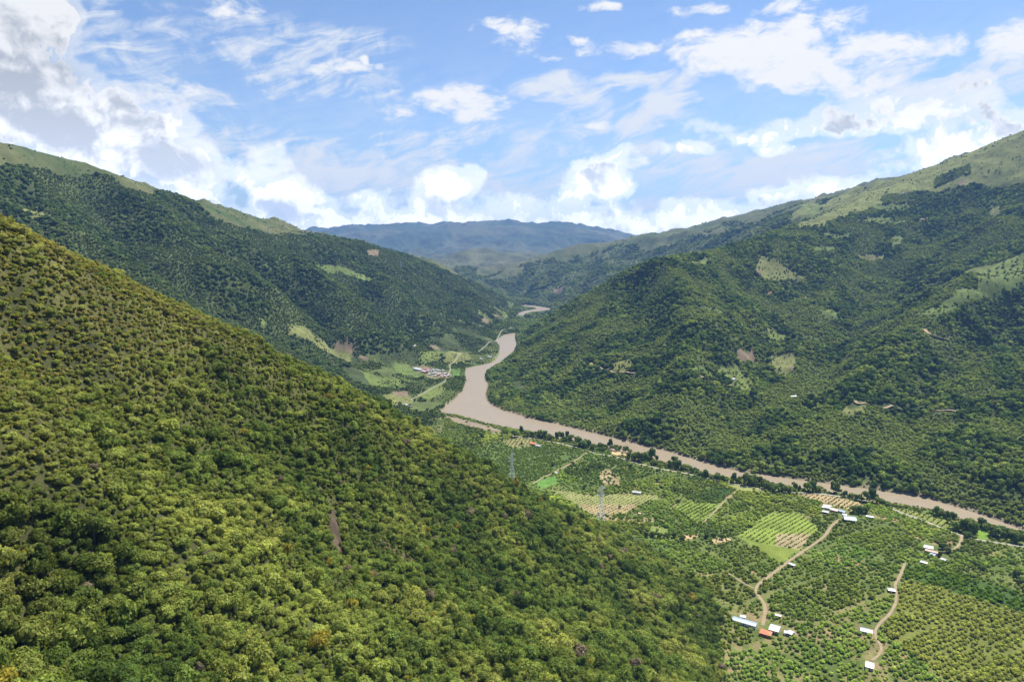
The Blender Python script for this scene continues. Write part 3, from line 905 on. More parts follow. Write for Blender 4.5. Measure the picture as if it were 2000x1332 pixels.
M = {
    'terrain': mat_terrain("ground_cover", 1.0),
    'mountain': mat_terrain("mountain_cover", 9.0),
    'leaf': mat_leaf("leaves"),
    'bark': mat_plain("bark", (0.11, 0.085, 0.06), 0.9, 0.1, 0, 0.3, 1.5),
    'water': mat_water(),
    'gravel': mat_plain("pale_gravel", (0.30, 0.275, 0.225), 0.9, 0.1, 0, 0.3, 0.15),
    'dirt': mat_plain("dirt_track", (0.255, 0.20, 0.125), 0.95, 0.1, 0, 0.35, 0.2),
    'reddirt': mat_plain("red_dirt", (0.40, 0.26, 0.16), 0.95, 0.1, 0, 0.3, 0.2),
    'white_sheet': mat_sheet_roof("white_sheet", (0.47, 0.485, 0.50)),
    'blue_sheet': mat_sheet_roof("pale_blue_sheet", (0.27, 0.35, 0.45)),
    'grey_sheet': mat_sheet_roof("grey_sheet", (0.42, 0.43, 0.44)),
    'lav_sheet': mat_sheet_roof("lavender_sheet", (0.19, 0.245, 0.40)),
    'red_sheet': mat_sheet_roof("red_sheet", (0.40, 0.15, 0.12)),
    'orange_tile': mat_sheet_roof("orange_tile", (0.56, 0.17, 0.075), 0.7),
    'rust_sheet': mat_sheet_roof("rusty_sheet", (0.46, 0.30, 0.22), 0.6),
    'pink_sheet': mat_sheet_roof("pink_sheet", (0.60, 0.38, 0.34), 0.6),
    'plaster': mat_plain("white_plaster", (0.70, 0.68, 0.64), 0.9, 0.1, 0, 0.15, 0.8),
    'adobe': mat_plain("adobe_wall", (0.38, 0.27, 0.19), 0.95, 0.1, 0, 0.2, 0.8),
    'brick': mat_plain("brick_wall", (0.36, 0.17, 0.11), 0.9, 0.1, 0, 0.2, 0.8),
    'wood': mat_plain("wood", (0.16, 0.11, 0.07), 0.9, 0.1, 0, 0.3, 1.5),
    'dark': mat_plain("dark_glass", (0.03, 0.035, 0.04), 0.25, 0.5, 0, 0.1, 1.0),
    'steel': mat_plain("galvanised_steel", (0.72, 0.73, 0.74), 0.5, 0.5, 0.2, 0.1, 0.3),
    'concrete': mat_plain("concrete", (0.42, 0.41, 0.39), 0.9, 0.1, 0, 0.2, 0.8),
}


def mesh_np(name, V, F, mat, nper=4):
    """V (n,3), F (m,nper) -> mesh"""
    me = bpy.data.meshes.new(name)
    V = np.ascontiguousarray(V, dtype=np.float32)
    F = np.ascontiguousarray(F, dtype=np.int32)
    me.vertices.add(len(V))
    me.vertices.foreach_set("co", V.ravel())
    me.loops.add(F.size)
    me.loops.foreach_set("vertex_index", F.ravel())
    me.polygons.add(len(F))
    me.polygons.foreach_set("loop_start", np.arange(0, F.size, nper, dtype=np.int32))
    me.polygons.foreach_set("loop_total", np.full(len(F), nper, dtype=np.int32))
    me.update(calc_edges=True)
    if mat:
        me.materials.append(mat)
    return me


def link(name, me, parent=None, loc=None, **props):
    o = bpy.data.objects.new(name, me)
    COL.objects.link(o)
    if loc is not None:
        o.location = loc
    if parent is not None:
        o.parent = parent
    for k, v in props.items():
        o[k] = v
    return o


def tag(o, label=None, category=None, group=None, kind=None):
    if label:
        o["label"] = label
    if category:
        o["category"] = category
    if group:
        o["group"] = group
    if kind:
        o["kind"] = kind
    return o


# ------------------------------------------------------------------ ground sheets
idx = np.arange(NR * NA).reshape(NR, NA)
quads = np.stack([idx[:-1, :-1], idx[:-1, 1:], idx[1:, 1:], idx[1:, :-1]], -1)
VV = np.stack([GX, GY, H], -1).reshape(-1, 3)
AA = np.concatenate([alb, np.ones(alb.shape[:2] + (1,))], -1).reshape(-1, 4)


def sheet(name, fmask, mat, label, V=VV, attr=True):
    F = quads[fmask].reshape(-1, 4)
    F = F[:, ::-1]
    used = np.unique(F)
    remap = np.zeros(NR * NA, np.int32)
    remap[used] = np.arange(len(used))
    me = mesh_np(name, V[used], remap[F], mat)
    if attr:
        a = me.attributes.new('albedo', 'FLOAT_COLOR', 'POINT')
        a.data.foreach_set('color', np.ascontiguousarray(AA[used], dtype=np.float32).ravel())
    me.polygons.foreach_set('use_smooth', np.ones(len(F), bool))
    return tag(link(name, me), label, None, None, 'structure')


fy = GY[:-1, :-1]
fr_ = np.repeat(RR[:-1, None], NA - 1, 1)
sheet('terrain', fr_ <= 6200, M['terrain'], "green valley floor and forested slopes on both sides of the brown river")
sheet('mountains', fr_ > 6200, M['mountain'], "hazy blue mountain range closing the far end of the valley")
VW = VV.copy()
VW[:, 2] = 0.0
sheet('river', (RSD[:-1, :-1] < 26), M['water'], "wide muddy brown river winding through the valley", VW, False)


# ------------------------------------------------------------------ roads draped on the ground
def strip(name, P, w, mat, label, lift=0.25):
    seg = np.concatenate([[0], np.cumsum(np.hypot(*np.diff(P, axis=0).T))])
    s = np.arange(0, seg[-1], 4.0)
    # smooth the corner points
    x = np.interp(s, seg, P[:, 0])
    y = np.interp(s, seg, P[:, 1])
    for _ in range(10):
        x[1:-1] = 0.25 * x[:-2] + 0.5 * x[1:-1] + 0.25 * x[2:]
        y[1:-1] = 0.25 * y[:-2] + 0.5 * y[1:-1] + 0.25 * y[2:]
    tx, ty = np.gradient(x), np.gradient(y)
    L = np.hypot(tx, ty) + 1e-9
    nx, ny = -ty / L, tx / L
    wob = 1 + 0.22 * fbm(x, y, 18, 2, 77)
    offs = np.array([-0.5, -0.25, 0, 0.25, 0.5]) * w
    V = []
    for o in offs:
        xx, yy = x + nx * o * wob, y + ny * o * wob
        V.append(np.stack([xx, yy, ground(xx, yy) + lift], -1))
    V = np.stack(V, 1)
    zmid = V[:, :, 2].max(1, keepdims=True)
    V[:, :, 2] = np.maximum(V[:, :, 2], zmid - 0.6)
    m_, k_ = V.shape[:2]
    id_ = np.arange(m_ * k_).reshape(m_, k_)
    F = np.stack([id_[:-1, :-1], id_[1:, :-1], id_[1:, 1:], id_[:-1, 1:]], -1).reshape(-1, 4)
    F = F[:, ::-1]
    me = mesh_np(name, V.reshape(-1, 3), F, mat)
    me.polygons.foreach_set('use_smooth', np.ones(len(F), bool))
    return tag(link(name, me), label, None, None, 'structure')


RL = {'main_road': ('road', 'gravel', "pale gravel road following the near bank of the river"), 'farm_track': ('dirt_road', 'dirt', "straight dirt road between the orchards from the blue shed to the orange roof"),
      'side_track': ('path', 'dirt', "short dirt path running from the road fork to the forest foot"), 'orchard_track': ('path', 'dirt', "curved dirt path beside the yellow-green orchard"),
      'loop_track': ('path', 'dirt', "short curved dirt drive to the tan roofed farm"), 'field_path': ('path', 'dirt', "straight pale path along the dense green field"), 'hedge_path': ('path', 'dirt', "narrow dirt path beside the small row field"),
      'village_road': ('road', 'gravel', "pale road passing the riverside village"), 'hill_track': ('path', 'dirt', "pale track cut across the forested right hill above the bend"), 'upper_track': ('path', 'dirt', "faint dirt track between lime clearings on the right hill"),
      'east_track': ('path', 'dirt', "thin dirt track through the forest low on the right hill"), 'cut_track': ('path', 'reddirt', "short orange dirt cut high on the right hill")}
for k, (P, w) in ROADS.items():
    nm, mt, lb = RL[k]
    strip(nm, P, w, M[mt], lb, 0.3 if P[:, 1].max() < 1900 and k in ('main_road', 'farm_track', 'side_track', 'orchard_track', 'loop_track', 'field_path', 'hedge_path') else 1.2)


# ------------------------------------------------------------------ tree prototypes
def crown_mesh(name, seed, nlobe, nleaf, size, squash=0.85, spread=0.62, core=0.55, jit=0.32):
    rs = np.random.RandomState(seed)
    lob = []
    for i in range(nlobe):
        a = rs.uniform(0, 2 * math.pi)
        rr = spread * math.sqrt(rs.uniform(0.02, 1))
        lob.append((rr * math.cos(a), rr * math.sin(a), 0.75 + squash * rs.uniform(-0.25, 0.55) * (1.1 - 0.7 * rr), rs.uniform(0.26, 0.48)))
    lob.append((0, 0, 0.8, core))
    lob = np.array(lob)
    wgt = lob[:, 3] ** 2
    pick = rs.choice(len(lob), nleaf, p=wgt / wgt.sum())
    nrm = rs.normal(size=(nleaf, 3))
    nrm[:, 2] = np.abs(nrm[:, 2]) * 0.9 - 0.35 * rs.uniform(0, 1, nleaf)
    nrm /= np.linalg.norm(nrm, axis=1)[:, None]
    stray = np.where(rs.uniform(0, 1, nleaf) > .88, rs.uniform(1.05, 1.4, nleaf), 1.0)
    c = lob[pick, :3] + nrm * (lob[pick, 3] * stray * rs.uniform(0.80, 1.06, nleaf))[:, None] * np.array((1, 1, 0.9))
    nn = nrm + rs.normal(size=(nleaf, 3)) * jit
    nn /= np.linalg.norm(nn, axis=1)[:, None]
    t = np.cross(nn, rs.normal(size=(nleaf, 3)))
    t /= np.linalg.norm(t, axis=1)[:, None]
    b = np.cross(nn, t)
    s = size * rs.uniform(0.55, 1.35, nleaf)[:, None]
    V = np.stack([c + t * s * rs.uniform(.7, 1.2, (nleaf, 1)), c + b * s * rs.uniform(.45, .9, (nleaf, 1)) - nn * s * .25, c - t * s * rs.uniform(.7, 1.2, (nleaf, 1)), c - b * s * rs.uniform(.45, .9, (nleaf, 1)) - nn * s * .25], 1)
    F = np.arange(nleaf * 4).reshape(nleaf, 4)
    me = mesh_np(name, V.reshape(-1, 3), F, M['leaf'])
    lv = np.ones((nleaf, 4))
    br = rs.uniform(0.72, 1.28, nleaf) * (0.85 + 0.3 * rs.uniform(0, 1, len(lob))[pick])
    lv[:, 0] = br * rs.uniform(0.9, 1.12, nleaf)
    lv[:, 1] = br
    lv[:, 2] = br * rs.uniform(0.8, 1.1, nleaf)
    a = me.attributes.new('leaf', 'FLOAT_COLOR', 'FACE')
    a.data.foreach_set('color', np.ascontiguousarray(lv, dtype=np.float32).ravel())
    return me


def trunk_mesh(name, seed, height=0.75, rad=0.055, limbs=4):
    rs = np.random.RandomState(seed)
    bm = bmesh.new()

    def tube(pts, r0, r1, k=6):
        rings = []
        n_ = len(pts)
        for i, p in enumerate(pts):
            r = r0 + (r1 - r0) * i / (n_ - 1)
            rings.append([bm.verts.new((p[0] + r * math.cos(2 * math.pi * j / k), p[1] + r * math.sin(2 * math.pi * j / k), p[2])) for j in range(k)])
        for a_, b_ in zip(rings[:-1], rings[1:]):
            for j in range(k):
                bm.faces.new((a_[j], a_[(j + 1) % k], b_[(j + 1) % k], b_[j]))
    lean = rs.uniform(-0.08, 0.08, 2)
    tube([(lean[0] * t, lean[1] * t, -0.12 + t * (height + 0.12)) for t in (0, .3, .6, 1)], rad * 1.3, rad * .7)
    for i in range(limbs):
        a_ = 2 * math.pi * (i + rs.uniform(0, .6)) / limbs
        L = rs.uniform(.3, .5)
        z0 = height * rs.uniform(.6, .95)
        tube([(lean[0] * .8, lean[1] * .8, z0), (math.cos(a_) * L * .5, math.sin(a_) * L * .5, z0 + .16), (math.cos(a_) * L, math.sin(a_) * L, z0 + .36)], rad * .5, rad * .2, 5)
    me = bpy.data.meshes.new(name)
    bm.to_mesh(me)
    bm.free()
    me.materials.append(M['bark'])
    return me


CROWN_NEAR = [crown_mesh('crown_leaves', 100 + i, [7, 12, 6, 15, 9, 5][i], [980, 1150, 860, 1250, 1000, 760][i], [.105, .095, .11, .09, .10, .115][i], [.9, .75, 1.3, .6, .95, 1.6][i], [.62, .74, .46, .82, .6, .38][i]) for i in range(6)]
CROWN_MID = [crown_mesh('crown_leaves_mid', 200 + i, [6, 8, 5, 9][i], 330, .2, [1.0, .8, 1.1, .9][i], [.58, .66, .5, .66][i], jit=.2) for i in range(4)]
CROWN_ORCH = [crown_mesh('orchard_leaves', 300 + i, 6, 230, .22, .55, .46, .60, jit=.25) for i in range(3)]
CROWN_FAR = [crown_mesh('clump_leaves', 400 + i, 9, 150, .28, .6, .7, jit=.2) for i in range(3)]
TRUNKS = [trunk_mesh('trunk_wood', 500 + i) for i in range(3)]

rng = np.random.RandomState(7)


def jitter_points(x0, x1, y0, y1, sp, seed):
    rs = np.random.RandomState(seed)
    xs = np.arange(x0, x1, sp)
    ys = np.arange(y0, y1, sp)
    X, Y = np.meshgrid(xs, ys)
    X = X + rs.uniform(-.48, .48, X.shape) * sp
    Y = Y + rs.uniform(-.48, .48, Y.shape) * sp
    return X.ravel(), Y.ravel()


def in_view(x, y, z, mx=110, my=90):
    px, py, f = project(x, y, z)
    return (f > 10) & (px > -mx) & (px < 2000 + mx) & (py < 1332 + my)


# scatter group -----------------------------------------------------
def scatter_tree_group(name, protos):
    ng = bpy.data.node_groups.new(name, 'GeometryNodeTree')
    ng.interface.new_socket('Geometry', in_out='INPUT', socket_type='NodeSocketGeometry')
    ng.interface.new_socket('Geometry', in_out='OUTPUT', socket_type='NodeSocketGeometry')
    gi = ng.nodes.new('NodeGroupInput')
    go = ng.nodes.new('NodeGroupOutput')
    jn = ng.nodes.new('GeometryNodeJoinGeometry')
    for p in protos:
        oi = ng.nodes.new('GeometryNodeObjectInfo')
        oi.transform_space = 'ORIGINAL'
        oi.inputs['Object'].default_value = p
        oi.inputs['As Instance'].default_value = True
        ng.links.new(oi.outputs['Geometry'], jn.inputs[0])
    ip = ng.nodes.new('GeometryNodeInstanceOnPoints')
    ng.links.new(gi.outputs[0], ip.inputs['Points'])
    ng.links.new(jn.outputs[0], ip.inputs['Instance'])
    ip.inputs['Pick Instance'].default_value = True

    def attr(nm, dt):
        a = ng.nodes.new('GeometryNodeInputNamedAttribute')
        a.data_type = dt
        a.inputs['Name'].default_value = nm
        return a.outputs['Attribute']
    ng.links.new(attr('variant', 'INT'), ip.inputs['Instance Index'])
    er = ng.nodes.new('FunctionNodeEulerToRotation')
    ng.links.new(attr('spin', 'FLOAT_VECTOR'), er.inputs[0])
    ng.links.new(er.outputs[0], ip.inputs['Rotation'])
    ng.links.new(attr('size', 'FLOAT_VECTOR'), ip.inputs['Scale'])
    ng.links.new(ip.outputs[0], go.inputs[0])
    return ng


def scatter(name, x, y, z, size, tint, protos, label, seed, zs=(0.85, 1.4)):
    rs = np.random.RandomState(seed)
    k = len(x)
    me = bpy.data.meshes.new(name)
    me.vertices.add(k)
    me.vertices.foreach_set('co', np.ascontiguousarray(np.stack([x, y, z], -1), dtype=np.float32).ravel())
    a = me.attributes.new('variant', 'INT', 'POINT')
    a.data.foreach_set('value', rs.randint(0, len(protos), k).astype(np.int32))
    spin = np.zeros((k, 3))
    spin[:, 0] = rs.normal(0, .15, k)
    spin[:, 1] = rs.normal(0, .15, k)
    spin[:, 2] = rs.uniform(0, 6.283, k)
    a = me.attributes.new('spin', 'FLOAT_VECTOR', 'POINT')
    a.data.foreach_set('vector', np.ascontiguousarray(spin, dtype=np.float32).ravel())
    sc_ = np.stack([size * rs.uniform(.75, 1.25, k), size * rs.uniform(.75, 1.25, k), size * rs.uniform(zs[0], zs[1], k)], -1)
    a = me.attributes.new('size', 'FLOAT_VECTOR', 'POINT')
    a.data.foreach_set('vector', np.ascontiguousarray(sc_, dtype=np.float32).ravel())
    a = me.attributes.new('tint', 'FLOAT_COLOR', 'POINT')
    a.data.foreach_set('color', np.ascontiguousarray(np.concatenate([tint, np.ones((k, 1))], 1), dtype=np.float32).ravel())
    o = link(name, me)
    md = o.modifiers.new('scatter', 'NODES')
    md.node_group = scatter_tree_group(name + '_nodes', protos)
    return tag(o, label, None, None, 'stuff')


def hue(x, y, seed, cols, wl=60.0, rnd=0.5):
    """leaf colour: mix of species colours by clumps plus individual variation"""
    rs = np.random.RandomState(seed)
    cols = np.array(cols)
    t = np.clip(0.5 + 0.55 * fbm(x, y, wl, 3, seed) + rnd * rs.uniform(-.5, .5, x.shape), 0, 0.9999) * (len(cols) - 1)
    i = t.astype(int)
    f = (t - i)[:, None]
    c = cols[i] * (1 - f) + cols[i + 1] * f
    return c * rs.uniform(0.75, 1.25, x.shape)[:, None]


# ------------------------------------------------------------------ individual trees
def tree(name, x, y, r, tint, label, category, group, crown, trunk_i, zs=1.0, rot=0.0, z=None, low=0.0):
    z = float(ground(x, y)) if z is None else z
    e = link(name, None, None, (x, y, z - low * r))
    e.empty_display_size = 0.5
    e.rotation_euler = (0, 0, rot)
    e.scale = (r, r, r * zs)
    tag(e, label, category, group)
    c = link('crown', crown, e)
    c['tint'] = [float(v) for v in tint]
    t = link('trunk', TRUNKS[trunk_i % 3], e)
    return e, c


# near hillside woods -----------------------------------------------
X, Y = jitter_points(-620, 420, 60, 960, 2.5, 1)
Z = ground(X, Y)
ok = (np.hypot(X, Y) < 960) & (Z > 9.0) & in_view(X, Y, Z) & seen(X, Y, Z, 6)
ok &= ~((X > 60) & (Y > 820))
X, Y, Z = X[ok], Y[ok], Z[ok]
PX, PY, PF = project(X, Y, Z)
dry = sstep(1120, 640, PY + 0.42 * PX + 90 * fbm(X, Y, 60, 3, 31))         # dry scrub high on the left
patch = fbm(X, Y, 38, 3, 32)
rs = np.random.RandomState(12)
slope = np.hypot(ground(X + 4, Y) - ground(X - 4, Y), ground(X, Y + 4) - ground(X, Y - 4)) / 8.0
thick = np.clip(((2.5 / 3.1) ** 2 * (1 - dry) + 1.1 * dry) * np.sqrt(1 + slope ** 2) * (1 + 0.5 * sstep(.45, 1.0, slope)), 0, 1)
dens = np.where(dry > 0.5, 0.95 + 0.4 * patch, 1.0 + 0.35 * patch)
dens = np.where((np.abs(PX - 655) < 12 + 8 * patch) & (np.abs(PY - (1025 + (PX - 650) * 1.6)) < 42), 0.0, dens)
dens = np.where(np.abs(PY - (1090 + (PX - 790) * 0.62)) + 0.2 * np.abs(PX - 790) < 11, 0.3 * dens, dens)
ok = rs.uniform(0, 1, X.shape) < dens * thick
X, Y, Z, PX, PY, dry, patch = [a[ok] for a in (X, Y, Z, PX, PY, dry, patch)]
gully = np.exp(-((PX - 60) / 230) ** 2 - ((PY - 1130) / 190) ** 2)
big = rs.uniform(0, 1, X.shape)
SIZE = (1.25 + 3.2 * big ** 3.0) * (1 - 0.36 * dry) + np.where(big > 0.975, 1.2, 0) * (1 - dry)
SIZE *= 1 + 0.30 * np.clip(fbm(X, Y, 42, 2, 36), -1, 1) + 0.25 * gully
SIZE *= 1 + 0.30 * sstep(900, 1250, PX + 0.3 * PY - 200) * (1 - dry)
wet_c = hue(X, Y, 41, [(.050, .080, .020), (.075, .110, .025), (.108, .142, .032), (.145, .172, .042), (.190, .205, .054)], 60, .55)
dry_c = hue(X, Y, 42, [(.090, .118, .026), (.132, .158, .038), (.178, .196, .050), (.205, .208, .064), (.160, .150, .056)], 50, .6)
crest = np.exp(-((PY - (880 + 0.62 * (PX - 60))) / 85) ** 2) * sstep(-60, 120, PX) * sstep(900, 650, PX)
lime = np.array((.25, .275, .070))
TINT = wet_c * (1 - dry)[:, None] + dry_c * dry[:, None]
cw = (0.75 * crest * rs.uniform(0, 1, X.shape) ** .5)[:, None]
TINT = TINT * (1 - cw) + lime * cw  # crest leaves tinted lighter: sunlight on the ridge painted into their colour
TINT = TINT * (1 - 0.45 * gully)[:, None]      # tint darkened over the ravine: its shade painted into the leaf colour
odd = rs.uniform(0, 1, X.shape)
TINT[odd > 0.992] = (.17, .15, .025)
TINT[odd < 0.009] = (.14, .115, .085)
slant = np.sqrt(X ** 2 + Y ** 2 + (Z - CAM_H) ** 2)
inframe = (PX > 5) & (PX < 1995) & (PY < 1335)
order = np.argsort(np.where(inframe, slant / SIZE, 1e9))
near_i = order[:300]
rest = np.ones(X.shape, bool)
rest[near_i] = False
PROTO_NEAR = []


def kind_of(c):
    if c[0] > c[1] * 1.12:
        return ("greyish brown half bare tree in the green canopy of the near hillside", "brownish trees on the near hillside")
    lum = c[1]
    if lum > 0.150:
        return ("yellow-green leafy tree on the lit near hillside", "yellow-green trees on the near hillside")
    if lum > 0.115:
        return ("mid green leafy tree on the near hillside", "mid green trees on the near hillside")
    if lum > 0.08:
        return ("dark green tree on the near hillside", "dark green trees on the near hillside")
    return ("very dark shaded green tree low on the near hillside", "very dark green trees on the near hillside")


for q, i in enumerate(near_i):
    lb, gp = kind_of(TINT[i])
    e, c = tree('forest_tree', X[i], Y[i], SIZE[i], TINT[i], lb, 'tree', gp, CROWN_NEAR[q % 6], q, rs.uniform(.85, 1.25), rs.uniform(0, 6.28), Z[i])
    if q < 6:
        PROTO_NEAR.append(c)
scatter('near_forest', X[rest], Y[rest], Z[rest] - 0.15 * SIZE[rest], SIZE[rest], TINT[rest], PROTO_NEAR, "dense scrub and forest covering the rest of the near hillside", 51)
# low undergrowth between the trees
X, Y = jitter_points(-600, 360, 60, 920, 2.5, 2)
Z = ground(X, Y)
ok = (np.hypot(X, Y) < 820) & (Z > 9.0) & in_view(X, Y, Z, 60, 60) & seen(X, Y, Z, 3, 6)
X, Y, Z = X[ok], Y[ok], Z[ok]
PX, PY, PF = project(X, Y, Z)
dry = sstep(1120, 640, PY + 0.42 * PX)
rs = np.random.RandomState(13)
ok = rs.uniform(0, 1, X.shape) < 0.70 + 0.3 * dry
ok &= ~((np.abs(PX - 655) < 9) & (np.abs(PY - (1025 + (PX - 650) * 1.6)) < 38))
X, Y, Z, dry = X[ok], Y[ok], Z[ok], dry[ok]
T = hue(X, Y, 43, [(.06, .08, .014), (.085, .105, .018), (.115, .125, .026)], 40, .8) * (1 - dry)[:, None] + hue(X, Y, 44, [(.105, .11, .02), (.15, .14, .03), (.18, .155, .05)], 40, .8) * dry[:, None]
UNDER = (X, Y, Z, T)

# riverside trees -----------------------------------------------------
RIVER_TREES = [  # photo pixel of the foot, crown radius, tall factor, kind
    (985, 848, 6, 1.0), (1005, 852, 6.5, 1.2), (1018, 846, 5, 1.5), (1030, 850, 7, 1.0), (1042, 851, 6, .9), (1056, 852, 7.5, 1.1), (1065, 854, 6, 1.1), (1072, 857, 6.5, 1.0),
    (1090, 857, 6.5, 1.2), (1103, 860, 5, 1.1), (1108, 855, 5, 1.5), (1116, 859, 6, 1.1), (1130, 868, 6.5, 1.2), (1140, 872, 8, 1.0), (1150, 873, 6.5, 1.0), (1160, 877, 6, 1.0), (1172, 876, 7, .9), (1180, 879, 5, .9), (1192, 870, 6, 1.4), (1195, 877, 5, 1.1),
    (1210, 876, 5, 1.1), (1222, 880, 6, 1.2), (1228, 895, 5, 1.1), (1240, 896, 6.5, 1.2), (1252, 899, 7, 1.2), (1262, 896, 7.5, 1.1), (1274, 896, 7, 1.3), (1276, 905, 5, 1.0), (1310, 910, 6, 1.0), (1318, 903, 5.5, 1.5), (1325, 913, 7, .9), (1336, 915, 6, .9),
    (1352, 921, 6, .8), (1364, 926, 5.5, .8), (1378, 930, 6, .9), (1390, 933, 5, .8), (1402, 938, 7, .9), (1415, 938, 5, .8), (1433, 940, 5.5, 1.2), (1444, 941, 4, 1.4), (1455, 944, 7.5, 1.2), (1468, 945, 7.5, 1.2), (1482, 947, 6, 1.1), (1495, 952, 6.5, 1.1), (1503, 955, 5, .8),
    (1512, 958, 6.5, 1.0), (1525, 957, 6, .9), (1535, 961, 6.5, 1.0), (1553, 955, 5, 1.2), (1578, 957, 6.5, 1.2), (1588, 958, 6, 1.2), (1600, 958, 5, 1.0), (1628, 960, 6, 1.5), (1634, 960, 4.5, 1.3), (1650, 968, 5, .8), (1664, 970, 5, .8), (1676, 975, 5, .9),
    (1692, 978, 6, 1.5), (1703, 979, 6, 1.5), (1712, 982, 5, 1.2), (1722, 984, 5, .9), (1732, 986, 5, .8), (1828, 1004, 5.5, 1.0), (1840, 1007, 5.5, .9), (1853, 1010, 5, 1.0), (1863, 1032, 5.5, 1.1), (1880, 1036, 6, 1.2), (1893, 1036, 7, 1.4), (1899, 1043, 5.5, 1.5),
    (1890, 1048, 4, 1.1), (1917, 1029, 6.5, .9), (1928, 1033, 6, .9), (1937, 1043, 7.5, .9), (1950, 1047, 8, .9), (1960, 1048, 7, .9), (1975, 1050, 7, 1.0), (1985, 1058, 6.5, 1.0), (1996, 1050, 6, 1.0)]
rs = np.random.RandomState(21)
for (px, py, r, zs) in list(RIVER_TREES):
    RIVER_TREES.append((px + rs.uniform(5, 11), py + rs.uniform(-1.5, 2.5), r * rs.uniform(.55, .9), zs * rs.uniform(.8, 1.0)))
PROTO_MID = []
for q, (px, py, r, zs) in enumerate(RIVER_TREES):
    p = plane(px, py + 2, 3)
    tn = np.array([(.070, .104, .028), (.084, .120, .032), (.060, .094, .028), (.108, .138, .040)][q % 4]) * rs.uniform(.85, 1.2)
    tallw = 'tall' if zs >= 1.35 else ('spreading' if zs <= .85 else 'rounded')
    tone = 'lighter olive green' if q % 4 == 3 else 'dark green'
    reach = 'upstream by the sand lot' if px < 1250 else ('midway along the gravel road' if px < 1620 else 'downstream of the blue roofed farm')
    e, c = tree('river_tree', p[0], p[1], r * 1.3, tn, f"{tallw} {tone} tree on the near river bank {reach}", 'tree', f"{tallw} {tone} river trees {reach}", CROWN_MID[q % 4], q, zs * 1.15, rs.uniform(0, 6.28))
    if q < 4:
        PROTO_MID.append(c)
# lone trees standing in the fields
LONE = [(1118, 905, 4.5), (1019, 868, 4), (935, 862, 4), (980, 860, 5), (1284, 938, 4.5), (1232, 912, 4.5), (1172, 912, 4.5), (1148, 918, 5), (1155, 912, 5), (1110, 925, 4.5), (1142, 952, 4.5), (1317, 944, 4), (1297, 968, 4), (1325, 980, 4), (1210, 990, 3), (1080, 908, 3.6), (1668, 1000, 7.5), (1680, 1002, 8), (1690, 1000, 7),
        (1840, 1070, 5.5), (1850, 1076, 6), (1836, 1084, 4), (1902, 1100, 4), (1985, 1125, 6.5), (1995, 1140, 7), (1262, 1049, 5), (1276, 1047, 5.5), (1288, 1050, 5), (1302, 1050, 5.5), (1316, 1048, 5), (1334, 1052, 4.5), (1380, 1048, 5), (1395, 1046, 4.5), (1410, 1050, 5), (1250, 1040, 4.5), (1850, 1018, 5)]
for q, (px, py, r) in enumerate(LONE):
    p = plane(px, py + 2, 3)
    near = 'around the farm buildings' if q in (16, 17, 18, 19, 20, 21) else ('in the hedge line below the small row field' if 25 <= q <= 34 else 'standing alone in the valley fields')
    tree('field_tree', p[0], p[1], r, np.array((.050, .075, .022)) * rs.uniform(.8, 1.25), f"dark rounded tree {near}", 'tree', f"dark trees {near}", CROWN_MID[(q + 1) % 4], q, rs.uniform(.85, 1.1), rs.uniform(0, 6.28))

# orchard trees in the valley ------------------------------------------
X, Y = jitter_points(-60, 1150, 330, 1500, 5.4, 3)
# planted grid, softly disturbed
gx = np.round(X / 5.4) * 5.4
gy = np.round(Y / 5.4) * 5.4
ang0 = math.radians(28)
U, Vv = np.meshgrid(np.arange(-900, 1500, 5.0), np.arange(-200, 2100, 5.8))
rs = np.random.RandomState(31)
U = U + rs.normal(0, .8, U.shape)
Vv = Vv + rs.normal(0, .8, Vv.shape)
X = (U * math.cos(ang0) - Vv * math.sin(ang0)).ravel()
Y = (U * math.sin(ang0) + Vv * math.cos(ang0)).ravel()
ok = (Y > 300) & (Y < 1900) & (X > -150)
X, Y = X[ok], Y[ok]
Z = ground(X, Y)
sd = river_sd(X, Y)
ok = (Z < 9.5) & (Z > 1.4) & (sd > 12) & in_view(X, Y, Z) & seen(X, Y, Z, 4)
far_bank = (Y > np.interp(X, RIVERS[0][40:, 0][np.argsort(RIVERS[0][40:, 0])], RIVERS[0][40:, 1][np.argsort(RIVERS[0][40:, 0])]) - 40)
ok &= ~far_bank
X, Y, Z = X[ok], Y[ok], Z[ok]
PX, PY, PF = project(X, Y, Z)
ok = ~road_near(X, Y, 1.8)
fid = np.full(X.shape, -1)
names = list(FIELDS)
for i, k in enumerate(names):
    fid[in_poly(X, Y, FIELDS[k])] = i
bare = np.isin(fid, [names.index(k) for k in ('lime_grass', 'sandbar', 'sand_lot', 'pale_field', 'lime_patch', 'lime_bank', 'soil_soccer', 'soil_patch2', 'village', 'lime_village', 'lime_hollow')])
patch = fbm(X, Y, 70, 4, 34)
ca, sa = math.cos(ang0), math.sin(ang0)
pu, pv = X * ca + Y * sa, -X * sa + Y * ca
row_v = np.floor(pv / 64.0)
pu = pu + 37.0 * (np.sin(row_v * 12.9898) * 43758.5453 % 1.0)
col_u = np.floor(pu / 92.0)
hsh = lambda q: (np.sin(col_u * 127.1 + row_v * 311.7 + q) * 43758.5453) % 1.0
plot_tone, plot_size, plot_full, plot_edge = hsh(1.0), hsh(2.0), hsh(3.0), hsh(4.0)
edge = np.minimum(np.minimum(pu - col_u * 92.0, (col_u + 1) * 92.0 - pu), np.minimum(pv - row_v * 64.0, (row_v + 1) * 64.0 - pv))
miss = fbm(X, Y, 22, 2, 37)
prob = np.where(bare, 0.03, np.clip(0.93 + 0.5 * patch + 0.35 * miss, 0.15, 1))
prob = prob * (0.88 + 0.12 * plot_full)
prob = np.where(fid == names.index('yellow_orchard'), 0.97, prob)
